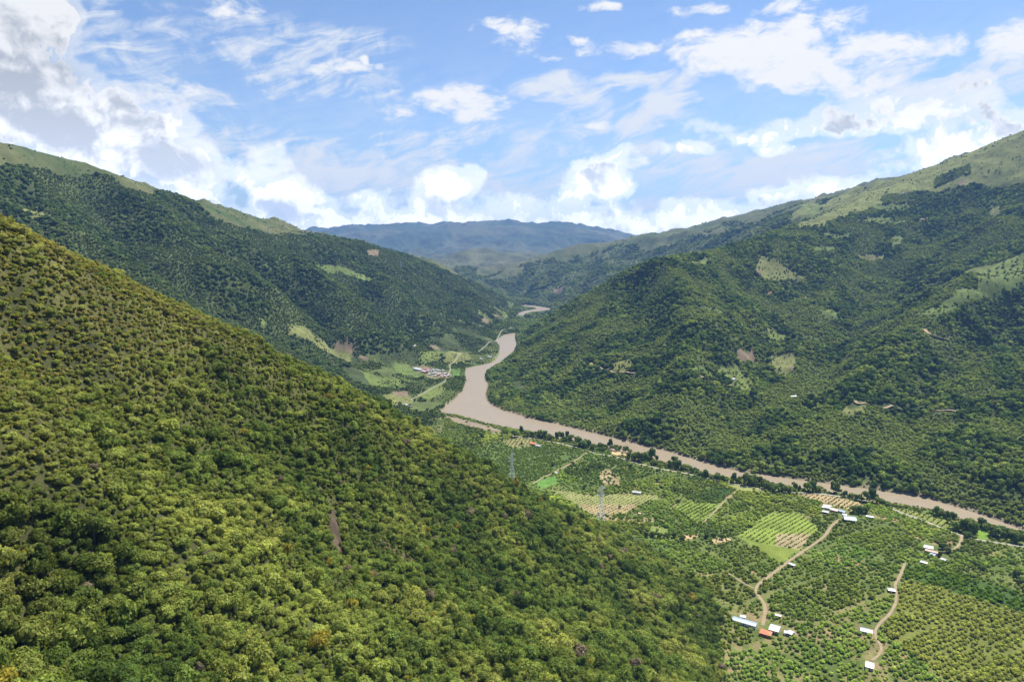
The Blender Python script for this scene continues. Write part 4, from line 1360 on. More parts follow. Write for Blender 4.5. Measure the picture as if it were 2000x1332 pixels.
prob = np.where((edge < 2.6) & (plot_edge > .4) & ~bare, 0.06, prob)
prob = np.where(fid == names.index('scrub_bare'), 0.25, prob)
prob = np.where(fid == names.index('soil_edge'), 0.35, prob)
rowed = np.isin(fid, [names.index(k) for k in ('rows_pale', 'lime_rows', 'tan_rows', 'rows_small', 'river_rows', 'rows_top')])
prob = np.where(rowed, 0.0, prob)
FARMS = [(1455, 1212, 26), (1475, 1218, 20), (1440, 1206, 18), (1512, 1225, 24), (1495, 1232, 20), (1541, 1234, 18), (1692, 1229, 22), (1698, 1298, 20), (1741, 1150, 12), (1615, 990, 22), (1640, 998, 26), (1658, 1010, 30), (1700, 1008, 22), (1815, 1066, 26), (1830, 1076, 26), (1843, 1090, 20), (1804, 1096, 18), (1244, 960, 16),
         (1042, 866, 22), (1051, 869, 18), (1547, 1101, 14), (1087, 921, 10), (1520, 1200, 12)]
for (px, py, r) in FARMS:
    c = plane(px, py, 3)
    prob = np.where(np.hypot(X - c[0], Y - c[1]) < r * .55, 0, prob)
ok &= rs.uniform(0, 1, X.shape) < prob
X, Y, Z, PX, PY, fid, patch, rowed, plot_tone, plot_size = [a[ok] for a in (X, Y, Z, PX, PY, fid, patch, rowed, plot_tone, plot_size)]
S = rs.uniform(2.4, 3.6, X.shape) * (1 + .15 * patch) * (.92 + .26 * plot_size)
S = np.where(rowed, rs.uniform(1.15, 1.7, X.shape), S)
wild = rs.uniform(0, 1, X.shape) > .985
S = np.where(wild & ~rowed, S * 1.6, S)
T = hue(X, Y, 45, [(.086, .130, .028), (.116, .166, .035), (.150, .202, .042), (.190, .235, .050)], 110, .6)
T = T * (0.72 + 0.62 * plot_tone)[:, None] * np.stack([0.9 + .25 * plot_size, np.ones(X.shape), np.ones(X.shape)], -1)
yo = (fid == names.index('yellow_orchard'))
T[yo] = hue(X[yo], Y[yo], 46, [(.175, .205, .042), (.205, .228, .050), (.230, .245, .060)], 60, .7)
gb = (fid == names.index('green_band'))
T[gb] = hue(X[gb], Y[gb], 47, [(.065, .115, .013), (.085, .14, .015), (.10, .155, .017)], 60, .5)
db = np.isin(fid, [names.index('dense_block'), names.index('dark_block')])
T[db] = hue(X[db], Y[db], 48, [(.080, .120, .025), (.104, .146, .030), (.125, .160, .036)], 120, .4)
S[db] = rs.uniform(2.5, 3.0, db.sum())
midp = sstep(1080, 1150, PY) * sstep(1240, 1150, PY) * sstep(1480, 1560, PX) * sstep(1750, 1700, PX)
mp = (midp * rs.uniform(0, .8, X.shape))[:, None]
T = T * (1 - mp) + np.array((.16, .20, .036)) * mp
slant = np.sqrt(X ** 2 + Y ** 2 + (Z - CAM_H) ** 2)
inframe = (PX > 3) & (PX < 1997) & (PY < 1333) & (PX > 1420)
order = np.argsort(np.where(inframe, slant / S, 1e9))
near_i = order[:300]
rest = np.ones(X.shape, bool)
rest[near_i] = False
PROTO_ORCH = []
OL = ["round dark green fruit tree in the bare-soil rows below the orange roof", "round yellow-green fruit tree in the pale orchard right of the curved path", "round mid green fruit tree in the dense orchard between the two dirt roads"]
for q, i in enumerate(near_i):
    kx = 1 if yo[i] else (0 if PX[i] < 1730 else 2)
    lb = [OL[0], OL[1], "round dark green fruit tree beside the white house at the end of the curved path"][kx]
    o = link('orchard_tree', CROWN_ORCH[q % 3], None, (X[i], Y[i], Z[i] - .35 * S[i]))
    o.rotation_euler = (0, 0, rs.uniform(0, 6.28))
    o.scale = (S[i], S[i], S[i] * rs.uniform(.9, 1.15))
    o['tint'] = [float(v) for v in T[i]]
    tag(o, lb, 'fruit tree', ["orchard trees in the bare-soil rows", "orchard trees of the pale orchard", "orchard trees beside the white house"][kx])
    if q < 3:
        PROTO_ORCH.append(o)
scatter('orchard', X[rest], Y[rest], Z[rest] - .35 * S[rest], S[rest], T[rest], PROTO_ORCH, "rows of fruit trees and scrub filling the rest of the valley floor", 52, (.8, 1.15))
X, Y, Z, T = UNDER
scatter('undergrowth', X, Y, Z - .35, np.random.RandomState(3).uniform(.9, 2.1, X.shape), T, PROTO_ORCH, "low shrubs and grass tufts between the trees of the near hillside", 53, (.7, 1.1))

# crop rows: hedged lines of small trees across the paler plots
RX, RY, RS, RT = [], [], [], []
for k, a_, b_, gap, step, r0, r1, cols in (
        ('lime_rows', (1514, 1056), (1580, 1017), 7.0, 2.3, .85, 1.5, [(.10, .145, .03), (.13, .175, .035)]), ('rows_pale', (1150, 1000), (1215, 968), 6.2, 3.6, .8, 1.35, [(.09, .13, .03), (.14, .17, .04)]),
        ('tan_rows', (1600, 985), (1625, 967), 6.5, 2.6, .9, 1.5, [(.08, .11, .03), (.11, .14, .04)]), ('rows_small', (1355, 1015), (1405, 985), 7.0, 2.4, 1.0, 1.7, [(.07, .11, .025), (.10, .14, .03)]),
        ('river_rows', (1800, 1012), (1815, 1000), 7.5, 2.4, 1.0, 1.6, [(.08, .12, .028), (.11, .15, .034)]), ('rows_top', (1005, 872), (1015, 855), 7.5, 2.8, .9, 1.5, [(.08, .11, .028), (.11, .14, .034)])):
    P = FIELDS[k]
    d = plane(*b_) - plane(*a_)
    d /= np.hypot(*d)
    nrm_ = np.array((-d[1], d[0]))
    c0 = P.mean(0)
    u_, v_ = np.meshgrid(np.arange(-260, 260, step), np.arange(-260, 260, gap))
    rs = np.random.RandomState(len(k))
    u_ = u_ + rs.normal(0, .5, u_.shape)
    v_ = v_ + rs.normal(0, .35, v_.shape) + 0.8 * fbm(u_, v_, 60, 2, 4)
    x_ = (c0[0] + d[0] * u_ + nrm_[0] * v_).ravel()
    y_ = (c0[1] + d[1] * u_ + nrm_[1] * v_).ravel()
    m = in_poly(x_, y_, P) & (rs.uniform(0, 1, x_.shape) < .86 + .3 * fbm(x_, y_, 25, 2, 8))
    m &= ~road_near(x_, y_, 1.0)
    RX.append(x_[m]); RY.append(y_[m]); RS.append(rs.uniform(r0, r1, m.sum())); RT.append(hue(x_[m], y_[m], 90, cols, 40, .6))
RX, RY, RS, RT = np.concatenate(RX), np.concatenate(RY), np.concatenate(RS), np.concatenate(RT)
scatter('crop_rows', RX, RY, ground(RX, RY) - .35 * RS, RS, RT, PROTO_ORCH, "straight hedged crop rows in the paler valley plots", 55, (.8, 1.1))
# weeds, hedges and self-sown shrubs that break up the valley plots
X, Y = jitter_points(-100, 1150, 330, 1700, 4.6, 8)
Z = ground(X, Y)
rs = np.random.RandomState(38)
n_h = fbm(X, Y, 55, 4, 39)
ok = (Z < 9.5) & (Z > 1.4) & in_view(X, Y, Z) & ~road_near(X, Y, .8) & (rs.uniform(0, 1, X.shape) < .55 + .8 * n_h)
ok &= (Y < np.interp(X, RIVERS[0][40:, 0][np.argsort(RIVERS[0][40:, 0])], RIVERS[0][40:, 1][np.argsort(RIVERS[0][40:, 0])]) - 40)
ok &= ~any_poly(X, Y, [FIELDS[k] for k in ('lime_rows', 'rows_pale', 'tan_rows', 'lime_grass', 'sandbar', 'sand_lot', 'dense_block', 'dark_block', 'yellow_orchard', 'lime_patch', 'pale_field', 'soil_soccer')])
for (px, py, r) in FARMS:
    c = plane(px, py, 3)
    ok &= np.hypot(X - c[0], Y - c[1]) > r * .5
X, Y, Z = X[ok], Y[ok], Z[ok]
R_ = rs.uniform(.7, 1.9, X.shape)
scatter('valley_scrub', X, Y, Z - .35 * R_, R_, hue(X, Y, 93, [(.10, .14, .03), (.15, .19, .04), (.20, .235, .052)], 70, .7), PROTO_ORCH, "weeds and low bushes scattered between the valley orchards", 56, (.6, 1.0))

# riverbank scrub strip ---------------------------------------------------
X, Y = jitter_points(-250, 1000, 700, 2300, 4.2, 5)
sd = river_sd(X, Y)
Z = ground(X, Y)
rs = np.random.RandomState(35)
nearb = (sd > 2.5) & (sd < 17) & (Z < 12)
nearb &= ~any_poly(X, Y, [FIELDS['sandbar'], FIELDS['sand_lot']])
ok = nearb & in_view(X, Y, Z) & (rs.uniform(0, 1, X.shape) < .75)
X, Y, Z = X[ok], Y[ok], Z[ok]
T = hue(X, Y, 49, [(.06, .09, .018), (.09, .135, .022), (.115, .15, .035)], 60, .6)
scatter('riverbank_scrub', X, Y, Z - .4, rs.uniform(1.2, 2.4, X.shape), T, PROTO_ORCH, "strip of green scrub and reeds along both river banks", 54, (.7, 1.2))


# forests of the valley sides ------------------------------------------------
def forest(name, box, sp, rlo, rhi, sel, cols, protos, label, seed, sparse_cols=None, clump=80):
    fine = 0.66 if name in ('right_hill_forest', 'left_mountain_forest') else 1.0
    X, Y = jitter_points(*box, sp * fine, seed)
    rs = np.random.RandomState(seed + 1)
    Z = ground(X, Y)
    ok = sel(X, Y, Z) & in_view(X, Y, Z, 60, 20)
    X, Y, Z = X[ok], Y[ok], Z[ok]
    ok = seen(X, Y, Z, 8)
    X, Y, Z = X[ok], Y[ok], Z[ok]
    ok = ~road_near(X, Y, 5.5) & ~any_poly(X, Y, CLEAR['soil'] + [FIELDS['sandbar'], FIELDS['sand_lot']]) & (river_sd(X, Y) > 5)
    X, Y, Z = X[ok], Y[ok], Z[ok]
    grassy = grass_zone(X, Y, Z)
    clr = any_poly(X + 13 * fbm(X, Y, 40, 3, 12), Y + 13 * fbm(X, Y, 40, 3, 19), CLEAR['grass'])
    for k in ('village', 'lime_village'):
        clr |= in_poly(X, Y, FIELDS[k])
    thin = fbm(X, Y, 170, 4, seed + 5)
    young = sstep(-0.10, 0.30, thin)
    prob = np.where(grassy, 0.025 + 0.14 * sstep(0.2, .55, thin), np.where(clr, 0.7 if name == 'left_bank_woods' else 0.16, (1.0 if fine == 1.0 else fine ** 2 * 1.05 * (1 - young) + 0.95 * young)))
    ok = rs.uniform(0, 1, X.shape) < prob
    X, Y, Z, grassy, clr, young, thin = [a[ok] for a in (X, Y, Z, grassy, clr, young, thin)]
    b = rs.uniform(0, 1, X.shape)
    S = rlo + (rhi - rlo) * b ** 1.6
    # the photo keeps the water of the reaches open: only low growth stands where a crown would cover it
    for hh, ww in ((1.3, 0), (0.9, -.8), (0.9, .8), (0.6, 0)):
        tx, ty, _ = project(X + ww * S, Y, Z + hh * S)
        for Rv in (RIV1, RIV2, RIV3):
            S = np.where(in_poly(tx, ty, np.array(Rv, float)), 0.9, S)
    small = grassy | clr
    S = S * (1 - 0.50 * young)
    S = np.where(small, S * .5, S)
    T = hue(X, Y, seed + 7, cols, clump, .7)
    yc = np.array(sparse_cols if sparse_cols is not None else (.165, .200, .056))
    yw = (0.85 * young)[:, None]
    T = T * (1 - yw) + yc * yw * rs.uniform(.7, 1.25, X.shape)[:, None]
    scatter(name, X, Y, Z - .35 * S, S, T, protos, label, seed + 9)
    return len(X)


DARK = [(.036, .066, .020), (.056, .092, .025), (.086, .126, .032), (.124, .164, .042), (.172, .202, .056)]
SHADY = [(.032, .058, .024), (.046, .076, .028), (.064, .096, .033), (.086, .118, .040), (.116, .144, .050)]  # cloud shadow over the left mountain put into darker, bluer leaf tints
counts = {}
counts['right'] = forest('right_hill_forest', (-100, 2900, 900, 3700), 7.2, 4.0, 6.6, lambda x, y, z: (y > 880) & (x > -60 + 0 * y) & (z > 1.0) & (river_far(x, y)) & (y < 3700), DARK, PROTO_MID, "dark forest canopy covering the hill on the right bank", 61) if False else 0


def far_side(x, y):
    """True on the right bank (behind or right of the river)"""
    R = RIVERS[0]
    far = R[39:]
    o = np.argsort(far[:, 0])
    yb = np.interp(x, far[o, 0], far[o, 1])
    right = (y > yb) & (x > far[:, 0].min() - 5)
    ups = (y > 2000) & (x > np.interp(y, [2000, 2100, 2300, 2450, 2700, 3200, 3700], [-70, -90, -60, -20, 10, 20, 60]))
    return np.where(y < 1990, right, ups)


counts['right'] = forest('right_hill_forest', (-120, 2900, 880, 3750), 8.4, 4.6, 9.0, lambda x, y, z: far_side(x, y) & (z > 1.0) & (y < 3750), DARK, PROTO_MID, "dark forest canopy covering the hill on the right bank", 61)
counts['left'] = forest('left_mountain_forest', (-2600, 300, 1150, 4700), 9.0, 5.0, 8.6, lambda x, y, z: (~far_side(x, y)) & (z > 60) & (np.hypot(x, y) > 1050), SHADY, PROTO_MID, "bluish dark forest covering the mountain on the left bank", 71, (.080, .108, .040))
counts['leftv'] = forest('left_bank_woods', (-900, 260, 1000, 4300), 7.0, 2.2, 5.6, lambda x, y, z: (~far_side(x, y)) & (z <= 60) & (z > 1.2) & (np.hypot(x, y) > 1050) & ((y > 1650) | (x < -60)) & (fbm(x, y, 150, 3, 88) < .42), [(.036, .060, .016), (.052, .080, .019), (.075, .105, .023), (.10, .128, .03)], PROTO_MID, "broken woods and orchards around the riverside village", 81, None, 120)
# clump prototypes are two broad crowns among the trees at the far bend
CLUMP = []
for q, (px, py) in enumerate([(1046, 640), (1056, 637), (1034, 642)]):
    p = hit(px, py, 1500)
    e, c = tree('valley_tree', p[0], p[1], 11, (.03, .045, .016), "broad dark tree in the wooded flat before the far river bend", 'tree', "broad trees before the far river bend", CROWN_FAR[q], q, .8, q * 1.3)
    CLUMP.append(c)
counts['flat'] = forest('river_flat_woods', (-100, 700, 2700, 4700), 9.0, 5.0, 8.0, lambda x, y, z: (z > -1) & (z < 40) & (y > 2900), DARK, PROTO_MID, "woods on the river flat before the far bend", 101)
counts['d'] = forest('distant_ridge_forest', (-500, 4200, 3700, 6800), 17.0, 10.0, 16.0, lambda x, y, z: (y > 3750) & (z > 3) & (x > 0 - (y > 4500) * 500), [(.054, .086, .028), (.078, .112, .035), (.108, .142, .044), (.140, .168, .055)], CLUMP, "patchy forest on the second ridge behind the right hill", 91, (.180, .205, .072), 200)
print("trees", counts)

# ------------------------------------------------------------------ buildings
def box(bm, x0, x1, y0, y1, z0, z1):
    v = [bm.verts.new(p) for p in ((x0, y0, z0), (x1, y0, z0), (x1, y1, z0), (x0, y1, z0), (x0, y0, z1), (x1, y0, z1), (x1, y1, z1), (x0, y1, z1))]
    for f in ((0, 1, 5, 4), (1, 2, 6, 5), (2, 3, 7, 6), (3, 0, 4, 7), (4, 5, 6, 7), (3, 2, 1, 0)):
        bm.faces.new([v[i] for i in f])


def bm_obj(name, bm, mat, parent):
    bmesh.ops.recalc_face_normals(bm, faces=bm.faces)
    me = bpy.data.meshes.new(name)
    bm.to_mesh(me)
    bm.free()
    me.materials.append(M[mat])
    return link(name, me, parent)


def slab(bm, a, b, c, d, t=0.12):
    """a thick roof plane from four corner points"""
    top = [bm.verts.new((p[0], p[1], p[2] + t)) for p in (a, b, c, d)]
    bot = [bm.verts.new(p) for p in (a, b, c, d)]
    bm.faces.new(top)
    bm.faces.new(bot[::-1])
    for i in range(4):
        bm.faces.new((top[i], bot[i], bot[(i + 1) % 4], top[(i + 1) % 4]))


def building(name, a, b, width, label, category, roof='gable', h=3.0, rise=1.3, rmat='white_sheet', wmat='plaster', open_shed=False, group=None, end_mat=None, hill=False, z=None, detail=True):
    """a, b: photo pixels of the two ends of its long axis at the eaves"""
    if hill:
        A, B = hit(a[0], a[1], 900), hit(b[0], b[1], 900)
        if np.hypot(*(B - A)) > 60:
            B = A + np.array((12.0, 1.0))
    else:
        zz = 3.0 if z is None else z
        A, B = plane(a[0], a[1], zz + h), plane(b[0], b[1], zz + h)
    L = float(np.hypot(*(B - A)))
    mid = (A + B) / 2
    rot = math.atan2(B[1] - A[1], B[0] - A[0])
    zs = [float(ground(mid[0] + dx, mid[1] + dy)) for dx in (-4, 0, 4) for dy in (-4, 0, 4)]
    e = link(name, None, None, (mid[0], mid[1], (min(zs) + max(zs)) / 2))
    e.rotation_euler = (0, 0, rot)
    tag(e, label, category, group)
    x, w = L / 2, width / 2
    ov = 0.5
    if open_shed:
        for sx in np.linspace(-x + .3, x - .3, max(2, int(L / 5) + 1)):
            for sy in (-w + .25, w - .25):
                bm = bmesh.new()
                box(bm, sx - .12, sx + .12, sy - .12, sy + .12, -1, h)
                bm_obj('post', bm, 'wood', e)
        bm = bmesh.new()
        box(bm, -x + .2, x - .2, w - .35, w - .2, -1, h * .75)
        bm_obj('wall', bm, wmat, e)
    else:
        bm = bmesh.new()
        box(bm, -x, x, -w, w, -1.5, h)
        if roof == 'gable':
            for sx in (-x, x):
                q = [bm.verts.new(p) for p in ((sx, -w, h), (sx, w, h), (sx, 0, h + rise))]
                bm.faces.new(q)
        bm_obj('wall', bm, wmat, e)
        if detail:
            bm = bmesh.new()
            box(bm, -.55, .55, -w - .06, -w + .1, 0, 2.1)
            bm_obj('door', bm, 'wood', e)
            for sx in ([-x * .55, x * .55] if L > 7 else [x * .6]):
                bm = bmesh.new()
                box(bm, sx - .6, sx + .6, -w - .05, -w + .1, 1.0, 2.1)
                bm_obj('window', bm, 'dark', e)
    bm = bmesh.new()
    X0, X1, W = -x - ov, x + ov, w + ov
    dr = rise * ov / w
    bm2 = None
    if roof == 'gable':
        xe = X1
        if end_mat:
            xe = X0 + (X1 - X0) * .66
            bm2 = bmesh.new()
            slab(bm2, (xe, -W, h - dr), (X1 + .3, -W, h - dr), (X1 + .3, 0, h + rise), (xe, 0, h + rise))
            slab(bm2, (xe, W, h - dr), (xe, 0, h + rise), (X1 + .3, 0, h + rise), (X1 + .3, W, h - dr))
        slab(bm, (X0, -W, h - dr), (xe, -W, h - dr), (xe, 0, h + rise), (X0, 0, h + rise))
        slab(bm, (X0, W, h - dr), (X0, 0, h + rise), (xe, 0, h + rise), (xe, W, h - dr))
    elif roof == 'mono':
        slab(bm, (X0, -W, h + .02), (X1, -W, h + .02), (X1, W, h + rise), (X0, W, h + rise))
    elif roof == 'hip':
        r_ = min(w, x * .7)
        p = [(X0, -W, h), (X1, -W, h), (X1, W, h), (X0, W, h), (-x + r_, 0, h + rise), (x - r_, 0, h + rise)]
        v = [bm.verts.new(q) for q in p]
        bm.faces.new((v[0], v[1], v[5], v[4]))
        bm.faces.new((v[2], v[3], v[4], v[5]))
        bm.faces.new((v[1], v[2], v[5]))
        bm.faces.new((v[3], v[0], v[4]))
        bm.faces.new((v[3], v[2], v[1], v[0]))
    ro = bm_obj('roof', bm, rmat, e)
    if bm2:
        r2 = bm_obj('roof', bm2, end_mat, e)
        r2['label'] = "red end of the roof"
    if roof == 'gable' and detail:
        bm = bmesh.new()
        box(bm, X0, X1, -.18, .18, h + rise + .06, h + rise + .2)
        bm_obj('ridge_cap', bm, rmat, e)
    return e


B = building
B('shed', (1432, 1207), (1477, 1220), 7.5, "long narrow pale blue metal shed at the forest foot", 'shed', 'gable', 3.2, 1.0, 'blue_sheet', 'plaster')
B('hut', (1446, 1203), (1456, 1205), 3.5, "small white hut behind the long pale blue shed", 'hut', 'mono', 2.4, .4, 'white_sheet', 'plaster')
B('house', (1485, 1231), (1506, 1237), 8.0, "house with the bright orange roof at the end of the dirt road", 'house', 'hip', 3.2, 1.8, 'orange_tile', 'brick')
B('barn', (1504, 1223), (1522, 1228), 11.5, "large square white roofed barn beside the orange roof", 'barn', 'gable', 3.8, 1.0, 'white_sheet', 'plaster')
B('house', (1532, 1233), (1541, 1235), 4.0, "low white wing with flat roof right of the square white barn", 'house', 'mono', 2.7, .3, 'white_sheet', 'plaster')
B('house', (1540, 1232), (1549, 1236), 7.0, "white gabled house, rightmost of the cluster by the orange roof", 'house', 'gable', 3.2, 1.0, 'white_sheet', 'plaster')
B('shelter', (1514, 1199), (1525, 1202), 3.0, "narrow white shelter among trees above the square white barn", 'shelter', 'mono', 2.4, .3, 'white_sheet', 'wood', True)
B('house', (1681, 1227), (1703, 1232), 7.5, "lavender blue roofed house with a red roof end by the curved path", 'house', 'gable', 3.2, 1.4, 'lav_sheet', 'plaster', end_mat='red_sheet')
B('house', (1691, 1296), (1706, 1300), 9.5, "white roofed house at the lower end of the curved path", 'house', 'gable', 3.2, 1.2, 'white_sheet', 'plaster')
B('hut', (1734, 1150), (1748, 1152), 6.0, "grey roofed hut halfway along the curved path", 'hut', 'hip', 2.5, 1.2, 'grey_sheet', 'wood')
B('house', (1608, 986), (1623, 988), 6.5, "pinkish roofed house, topmost of the farm at the dirt road's upper end", 'house', 'gable', 3.0, 1.2, 'pink_sheet', 'plaster')
B('shed', (1606, 989), (1621, 991.5), 5.0, "white roofed shed just below the pinkish roofed house", 'shed', 'gable', 2.8, .8, 'white_sheet', 'plaster')
B('house', (1623, 993.5), (1637, 997), 9.0, "rusty brown roofed house in the middle of the blue roofed farm", 'house', 'gable', 3.0, 1.2, 'pink_sheet', 'adobe')
B('shed', (1637, 996), (1651, 1000), 6.0, "pale blue roofed shed left of the dark trees at the farm", 'shed', 'gable', 3.0, .8, 'blue_sheet', 'plaster')
B('shelter', (1606, 998), (1618, 1000.5), 5.0, "grey roofed shelter among orchard trees left of the farm", 'shelter', 'mono', 2.4, .4, 'grey_sheet', 'wood', True)
B('hut', (1646, 1004), (1653, 1005), 4.0, "small white hut above the large open barn", 'hut', 'gable', 2.4, .7, 'white_sheet', 'plaster')
B('barn', (1648, 1010.5), (1671, 1013), 15.0, "large open sided barn with a pale blue roof at the head of the dirt road", 'barn', 'gable', 4.6, 1.8, 'blue_sheet', 'wood', True)
B('shed', (1692, 1007), (1706, 1009.5), 5.0, "pale blue roofed shed, rightmost of the farm", 'shed', 'gable', 2.8, .8, 'blue_sheet', 'adobe')
B('barn', (1805, 1065), (1822, 1068.5), 9.0, "white roofed barn at the top of the tan roofed farm", 'barn', 'gable', 3.4, 1.1, 'white_sheet', 'plaster')
B('house', (1808, 1072), (1837, 1079), 6.0, "long tan and grey roofed farmhouse below the white barn", 'house', 'gable', 3.4, 1.2, 'rust_sheet', 'adobe')
B('shed', (1817, 1080), (1826, 1083), 4.5, "small pale blue shed in front of the long tan roof", 'shed', 'mono', 2.4, .4, 'blue_sheet', 'plaster')
B('house', (1839, 1089), (1848, 1093), 5.5, "white roofed house lowest and rightmost at the tan roofed farm", 'house', 'gable', 3.0, .9, 'white_sheet', 'adobe')
B('shed', (1799, 1095), (1811, 1098.5), 4.5, "white shed standing apart on a sandy strip left of the tan roofed farm", 'shed', 'gable', 2.6, .7, 'white_sheet', 'plaster')
B('house', (1236, 959.5), (1252, 961.5), 5.5, "white house with dark doorway above the pale row field", 'house', 'gable', 3.4, .8, 'white_sheet', 'plaster')
B('shelter', (1541, 1100), (1552, 1103.5), 4.0, "pale roofed roadside shelter halfway down the straight dirt road", 'shelter', 'mono', 2.4, .3, 'white_sheet', 'wood', True)
B('house', (1036, 864.5), (1048, 867), 7.5, "orange roofed house between the small vineyard and trees near the gravel road", 'house', 'gable', 3.2, 1.5, 'orange_tile', 'plaster')
B('shed', (1047, 869), (1056, 870.5), 6.0, "white roofed shed right beside the distant orange roofed house", 'shed', 'gable', 2.8, .8, 'white_sheet', 'plaster')
B('hut', (1084, 921.5), (1089.5, 923), 4.0, "tiny white hut on the straight path along the dense green field", 'hut', 'gable', 2.4, .6, 'white_sheet', 'plaster')
B('hut', (1248, 1001.5), (1252, 1002.5), 3.5, "tiny pinkish hut at the lower right corner of the pale row field", 'hut', 'gable', 2.4, .6, 'pink_sheet', 'adobe')
# village by the river, left bank
VZ = 14
B('hall', (811, 718.5), (825, 721.5), 17, "long white hall, leftmost building of the riverside village", 'hall', 'gable', 5, 2, 'white_sheet', 'plaster', z=VZ)
B('house', (830, 716), (841, 718), 14, "large red roofed building in the riverside village", 'house', 'gable', 5, 2, 'red_sheet', 'plaster', z=VZ)
B('house', (825, 724), (833, 726), 11, "pink roofed house below the large red roof of the village", 'house', 'gable', 4, 1.5, 'pink_sheet', 'brick', z=VZ)
for k, (x0, y0, m_) in enumerate([(835, 724, 'white_sheet'), (840, 724, 'white_sheet'), (844, 727, 'grey_sheet'), (849, 726, 'white_sheet'), (853, 728, 'rust_sheet'), (857, 726, 'white_sheet'), (861, 729, 'pink_sheet'), (866, 729, 'white_sheet'), (870, 731, 'rust_sheet'), (874, 728, 'white_sheet'), (852, 717, 'white_sheet'), (857, 719, 'grey_sheet'),
                                  (864, 718, 'white_sheet'), (846, 720, 'white_sheet'), (868, 725, 'white_sheet'), (837, 729, 'grey_sheet'), (849, 731, 'white_sheet'), (863, 733, 'rust_sheet')]):
    nm = {'white_sheet': 'white', 'grey_sheet': 'grey', 'rust_sheet': 'rusty brown', 'pink_sheet': 'pink'}[m_]
    lb = f"small {nm} roofed house in the riverside village" if nm != 'pink' else "small pink roofed house among white roofs right of the village centre"
    B('house', (x0, y0), (x0 + 4.5, y0 + .9), 7 + (k % 3), lb, 'house', 'gable', 3, 1.2, m_, ['plaster', 'adobe', 'brick'][k % 3], z=VZ - 2, group=f"{nm} roofed village houses", detail=False)
B('house', (953, 695), (961, 696), 10, "white house on the wooded bank by the upper river bend", 'house', 'gable', 4, 1.5, 'white_sheet', 'plaster', z=6)
B('house', (938, 699), (943, 699.6), 9, "small white house left of the white bank house by the upper bend", 'house', 'gable', 3.5, 1.2, 'white_sheet', 'plaster', z=6)
B('house', (790, 785), (797, 787), 8, "white house beside the brown field on the left bank slope", 'house', 'gable', 3.2, 1.2, 'white_sheet', 'plaster', z=12)
B('shed', (798, 787.5), (804, 788.5), 6, "low grey shed right of the white house by the brown field", 'shed', 'gable', 2.6, .9, 'grey_sheet', 'adobe', z=12)
B('house', (806, 676), (811, 676.6), 8, "lone white house at the foot of the left mountain above the village", 'house', 'gable', 3.4, 1.2, 'white_sheet', 'plaster', hill=True)
B('house', (1544, 777), (1554, 779), 7, "white roofed house in the forest low on the right hill", 'house', 'gable', 5.5, 1.2, 'white_sheet', 'plaster', hill=True)
B('house', (1683, 779), (1690, 780), 6, "small pale blue house above the thin track low on the right hill", 'house', 'gable', 5.5, 1.2, 'blue_sheet', 'plaster', hill=True)
B('house', (1762, 379.5), (1767, 380), 9, "white house on the grassy shoulder high on the right hill", 'house', 'gable', 4, 1.5, 'white_sheet', 'plaster', hill=True)
B('house', (1430, 743), (1434, 743.5), 5, "tiny white house in the lime clearing on the right hill", 'house', 'gable', 4, 1.0, 'white_sheet', 'plaster', hill=True)
B('house', (1556, 474), (1562, 474.5), 8, "white house on the shoulder where the forested right hill meets the slope", 'house', 'gable', 4.5, 1.5, 'white_sheet', 'plaster', hill=True)


# ------------------------------------------------------------------ transmission towers
def beam(bm, a, b, t):
    a, b = Vector(a), Vector(b)
    d = (b - a).normalized()
    u = d.cross(Vector((0, 0, 1)) if abs(d.z) < .9 else Vector((1, 0, 0))).normalized() * t
    v = d.cross(u).normalized() * t
    r0 = [bm.verts.new(a + s * u + q * v) for s, q in ((1, 1), (-1, 1), (-1, -1), (1, -1))]
    r1 = [bm.verts.new(b + s * u + q * v) for s, q in ((1, 1), (-1, 1), (-1, -1), (1, -1))]
    for i in range(4):
        bm.faces.new((r0[i], r0[(i + 1) % 4], r1[(i + 1) % 4], r1[i]))
    bm.faces.new(r0[::-1])
    bm.faces.new(r1)


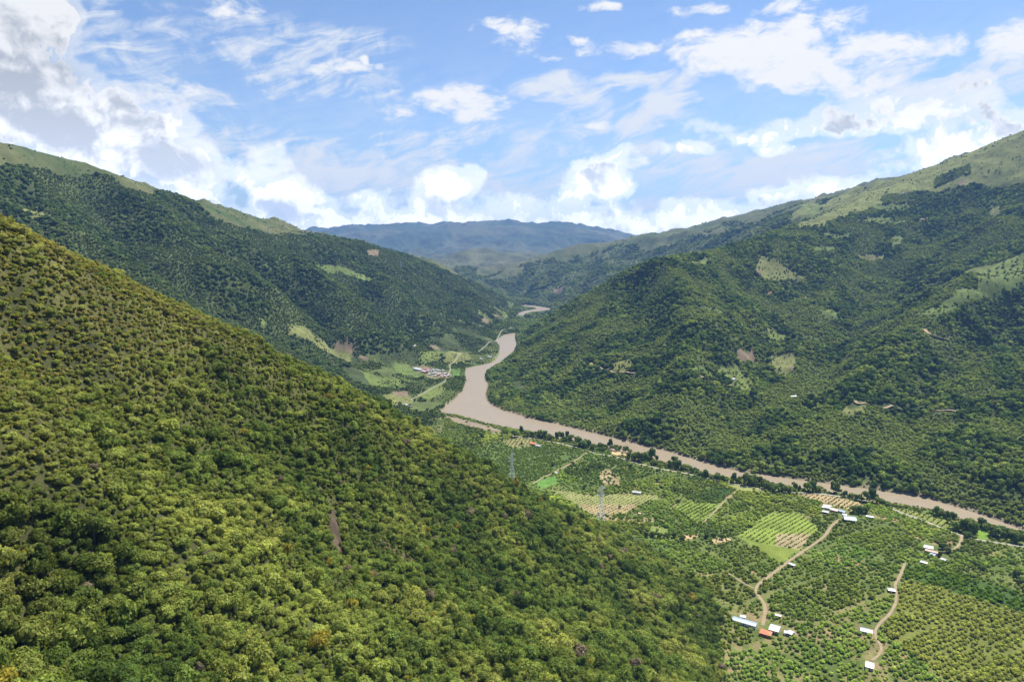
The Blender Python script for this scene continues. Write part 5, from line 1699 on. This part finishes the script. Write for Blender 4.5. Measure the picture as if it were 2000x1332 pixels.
def pylon(x, y, height, label, group, rot=0.3, t=0.12):
    z = float(ground(x, y))
    e = link('transmission_tower', None, None, (x, y, z))
    e.rotation_euler = (0, 0, rot)
    tag(e, label, 'pylon', group)

    def hw(k):
        return height * (0.085 * (1 - k / .72) + 0.022) if k < .72 else height * 0.022
    lev = [0, .14, .27, .39, .5, .6, .68, .76, .84, .92, 1.0]
    cs = lambda k: [(sx * hw(k), sy * hw(k), k * height) for sx, sy in ((1, 1), (-1, 1), (-1, -1), (1, -1))]
    for j in range(4):
        bm = bmesh.new()
        for k0, k1 in zip(lev[:-1], lev[1:]):
            beam(bm, cs(k0)[j], cs(k1)[j], t)
        bm_obj('leg', bm, 'steel', e)
    bm = bmesh.new()
    for k0, k1 in zip(lev[:-1], lev[1:]):
        a, b = cs(k0), cs(k1)
        for j in range(4):
            beam(bm, a[j], b[(j + 1) % 4], t * .6)
            beam(bm, a[(j + 1) % 4], b[j], t * .6)
            beam(bm, b[j], b[(j + 1) % 4], t * .6)
    bm_obj('lattice', bm, 'steel', e)
    for k, s, L in ((.76, -1, .13), (.76, 1, .13), (.86, -1, .12), (.94, 1, .12)):
        bm = bmesh.new()
        tip = (s * L * height, 0, k * height)
        for sy in (1, -1):
            beam(bm, (s * hw(k), sy * hw(k), k * height), tip, t * .8)
            beam(bm, (s * hw(k), sy * hw(k), (k + .05) * height), tip, t * .7)
        bm_obj('arm', bm, 'steel', e)
        bm = bmesh.new()
        beam(bm, tip, (tip[0], tip[1], tip[2] - 2.2), .16)
        bm_obj('insulator', bm, 'dark', e)
    bm = bmesh.new()
    beam(bm, (0, 0, height), (0, 0, height * 1.045), t)
    bm_obj('peak', bm, 'steel', e)
    return e


p = plane(1173, 1036, 3)
pylon(p[0], p[1], 54, "grey steel lattice pylon beside the pale row field at the forest edge", "transmission towers")
p = plane(1000, 952, 3)
pylon(p[0], p[1], 58, "grey steel lattice pylon in front of the dense dark green field", "transmission towers", .5)
p = hit(526, 459, 1200)
pylon(p[0], p[1], 34, "tiny pylon near the crest of the left mountain", "transmission towers", .2, .32)
p = hit(783, 524, 1200)
pylon(p[0], p[1], 34, "tiny pylon on the low far shoulder of the left mountain", "transmission towers", .2, .4)

# ------------------------------------------------------------------ air
def haze_box():
    bm = bmesh.new()
    box(bm, -15600, 15600, -600, 15600, -6.0, 1320.0)
    m, N, out = new_mat("air")
    v = N.node('ShaderNodeVolumePrincipled')
    v.inputs['Color'].default_value = (0.25, 0.48, 1.0, 1)
    v.inputs['Density'].default_value = 3.8e-5
    v.inputs['Anisotropy'].default_value = 0.1
    N.l.new(v.outputs[0], out.inputs['Volume'])
    M['air'] = m
    me = bpy.data.meshes.new('haze')
    bmesh.ops.recalc_face_normals(bm, faces=bm.faces)
    bm.to_mesh(me)
    bm.free()
    me.materials.append(m)
    return tag(link('haze', me), "bluish air haze filling the whole valley", None, None, 'stuff')


haze_box()
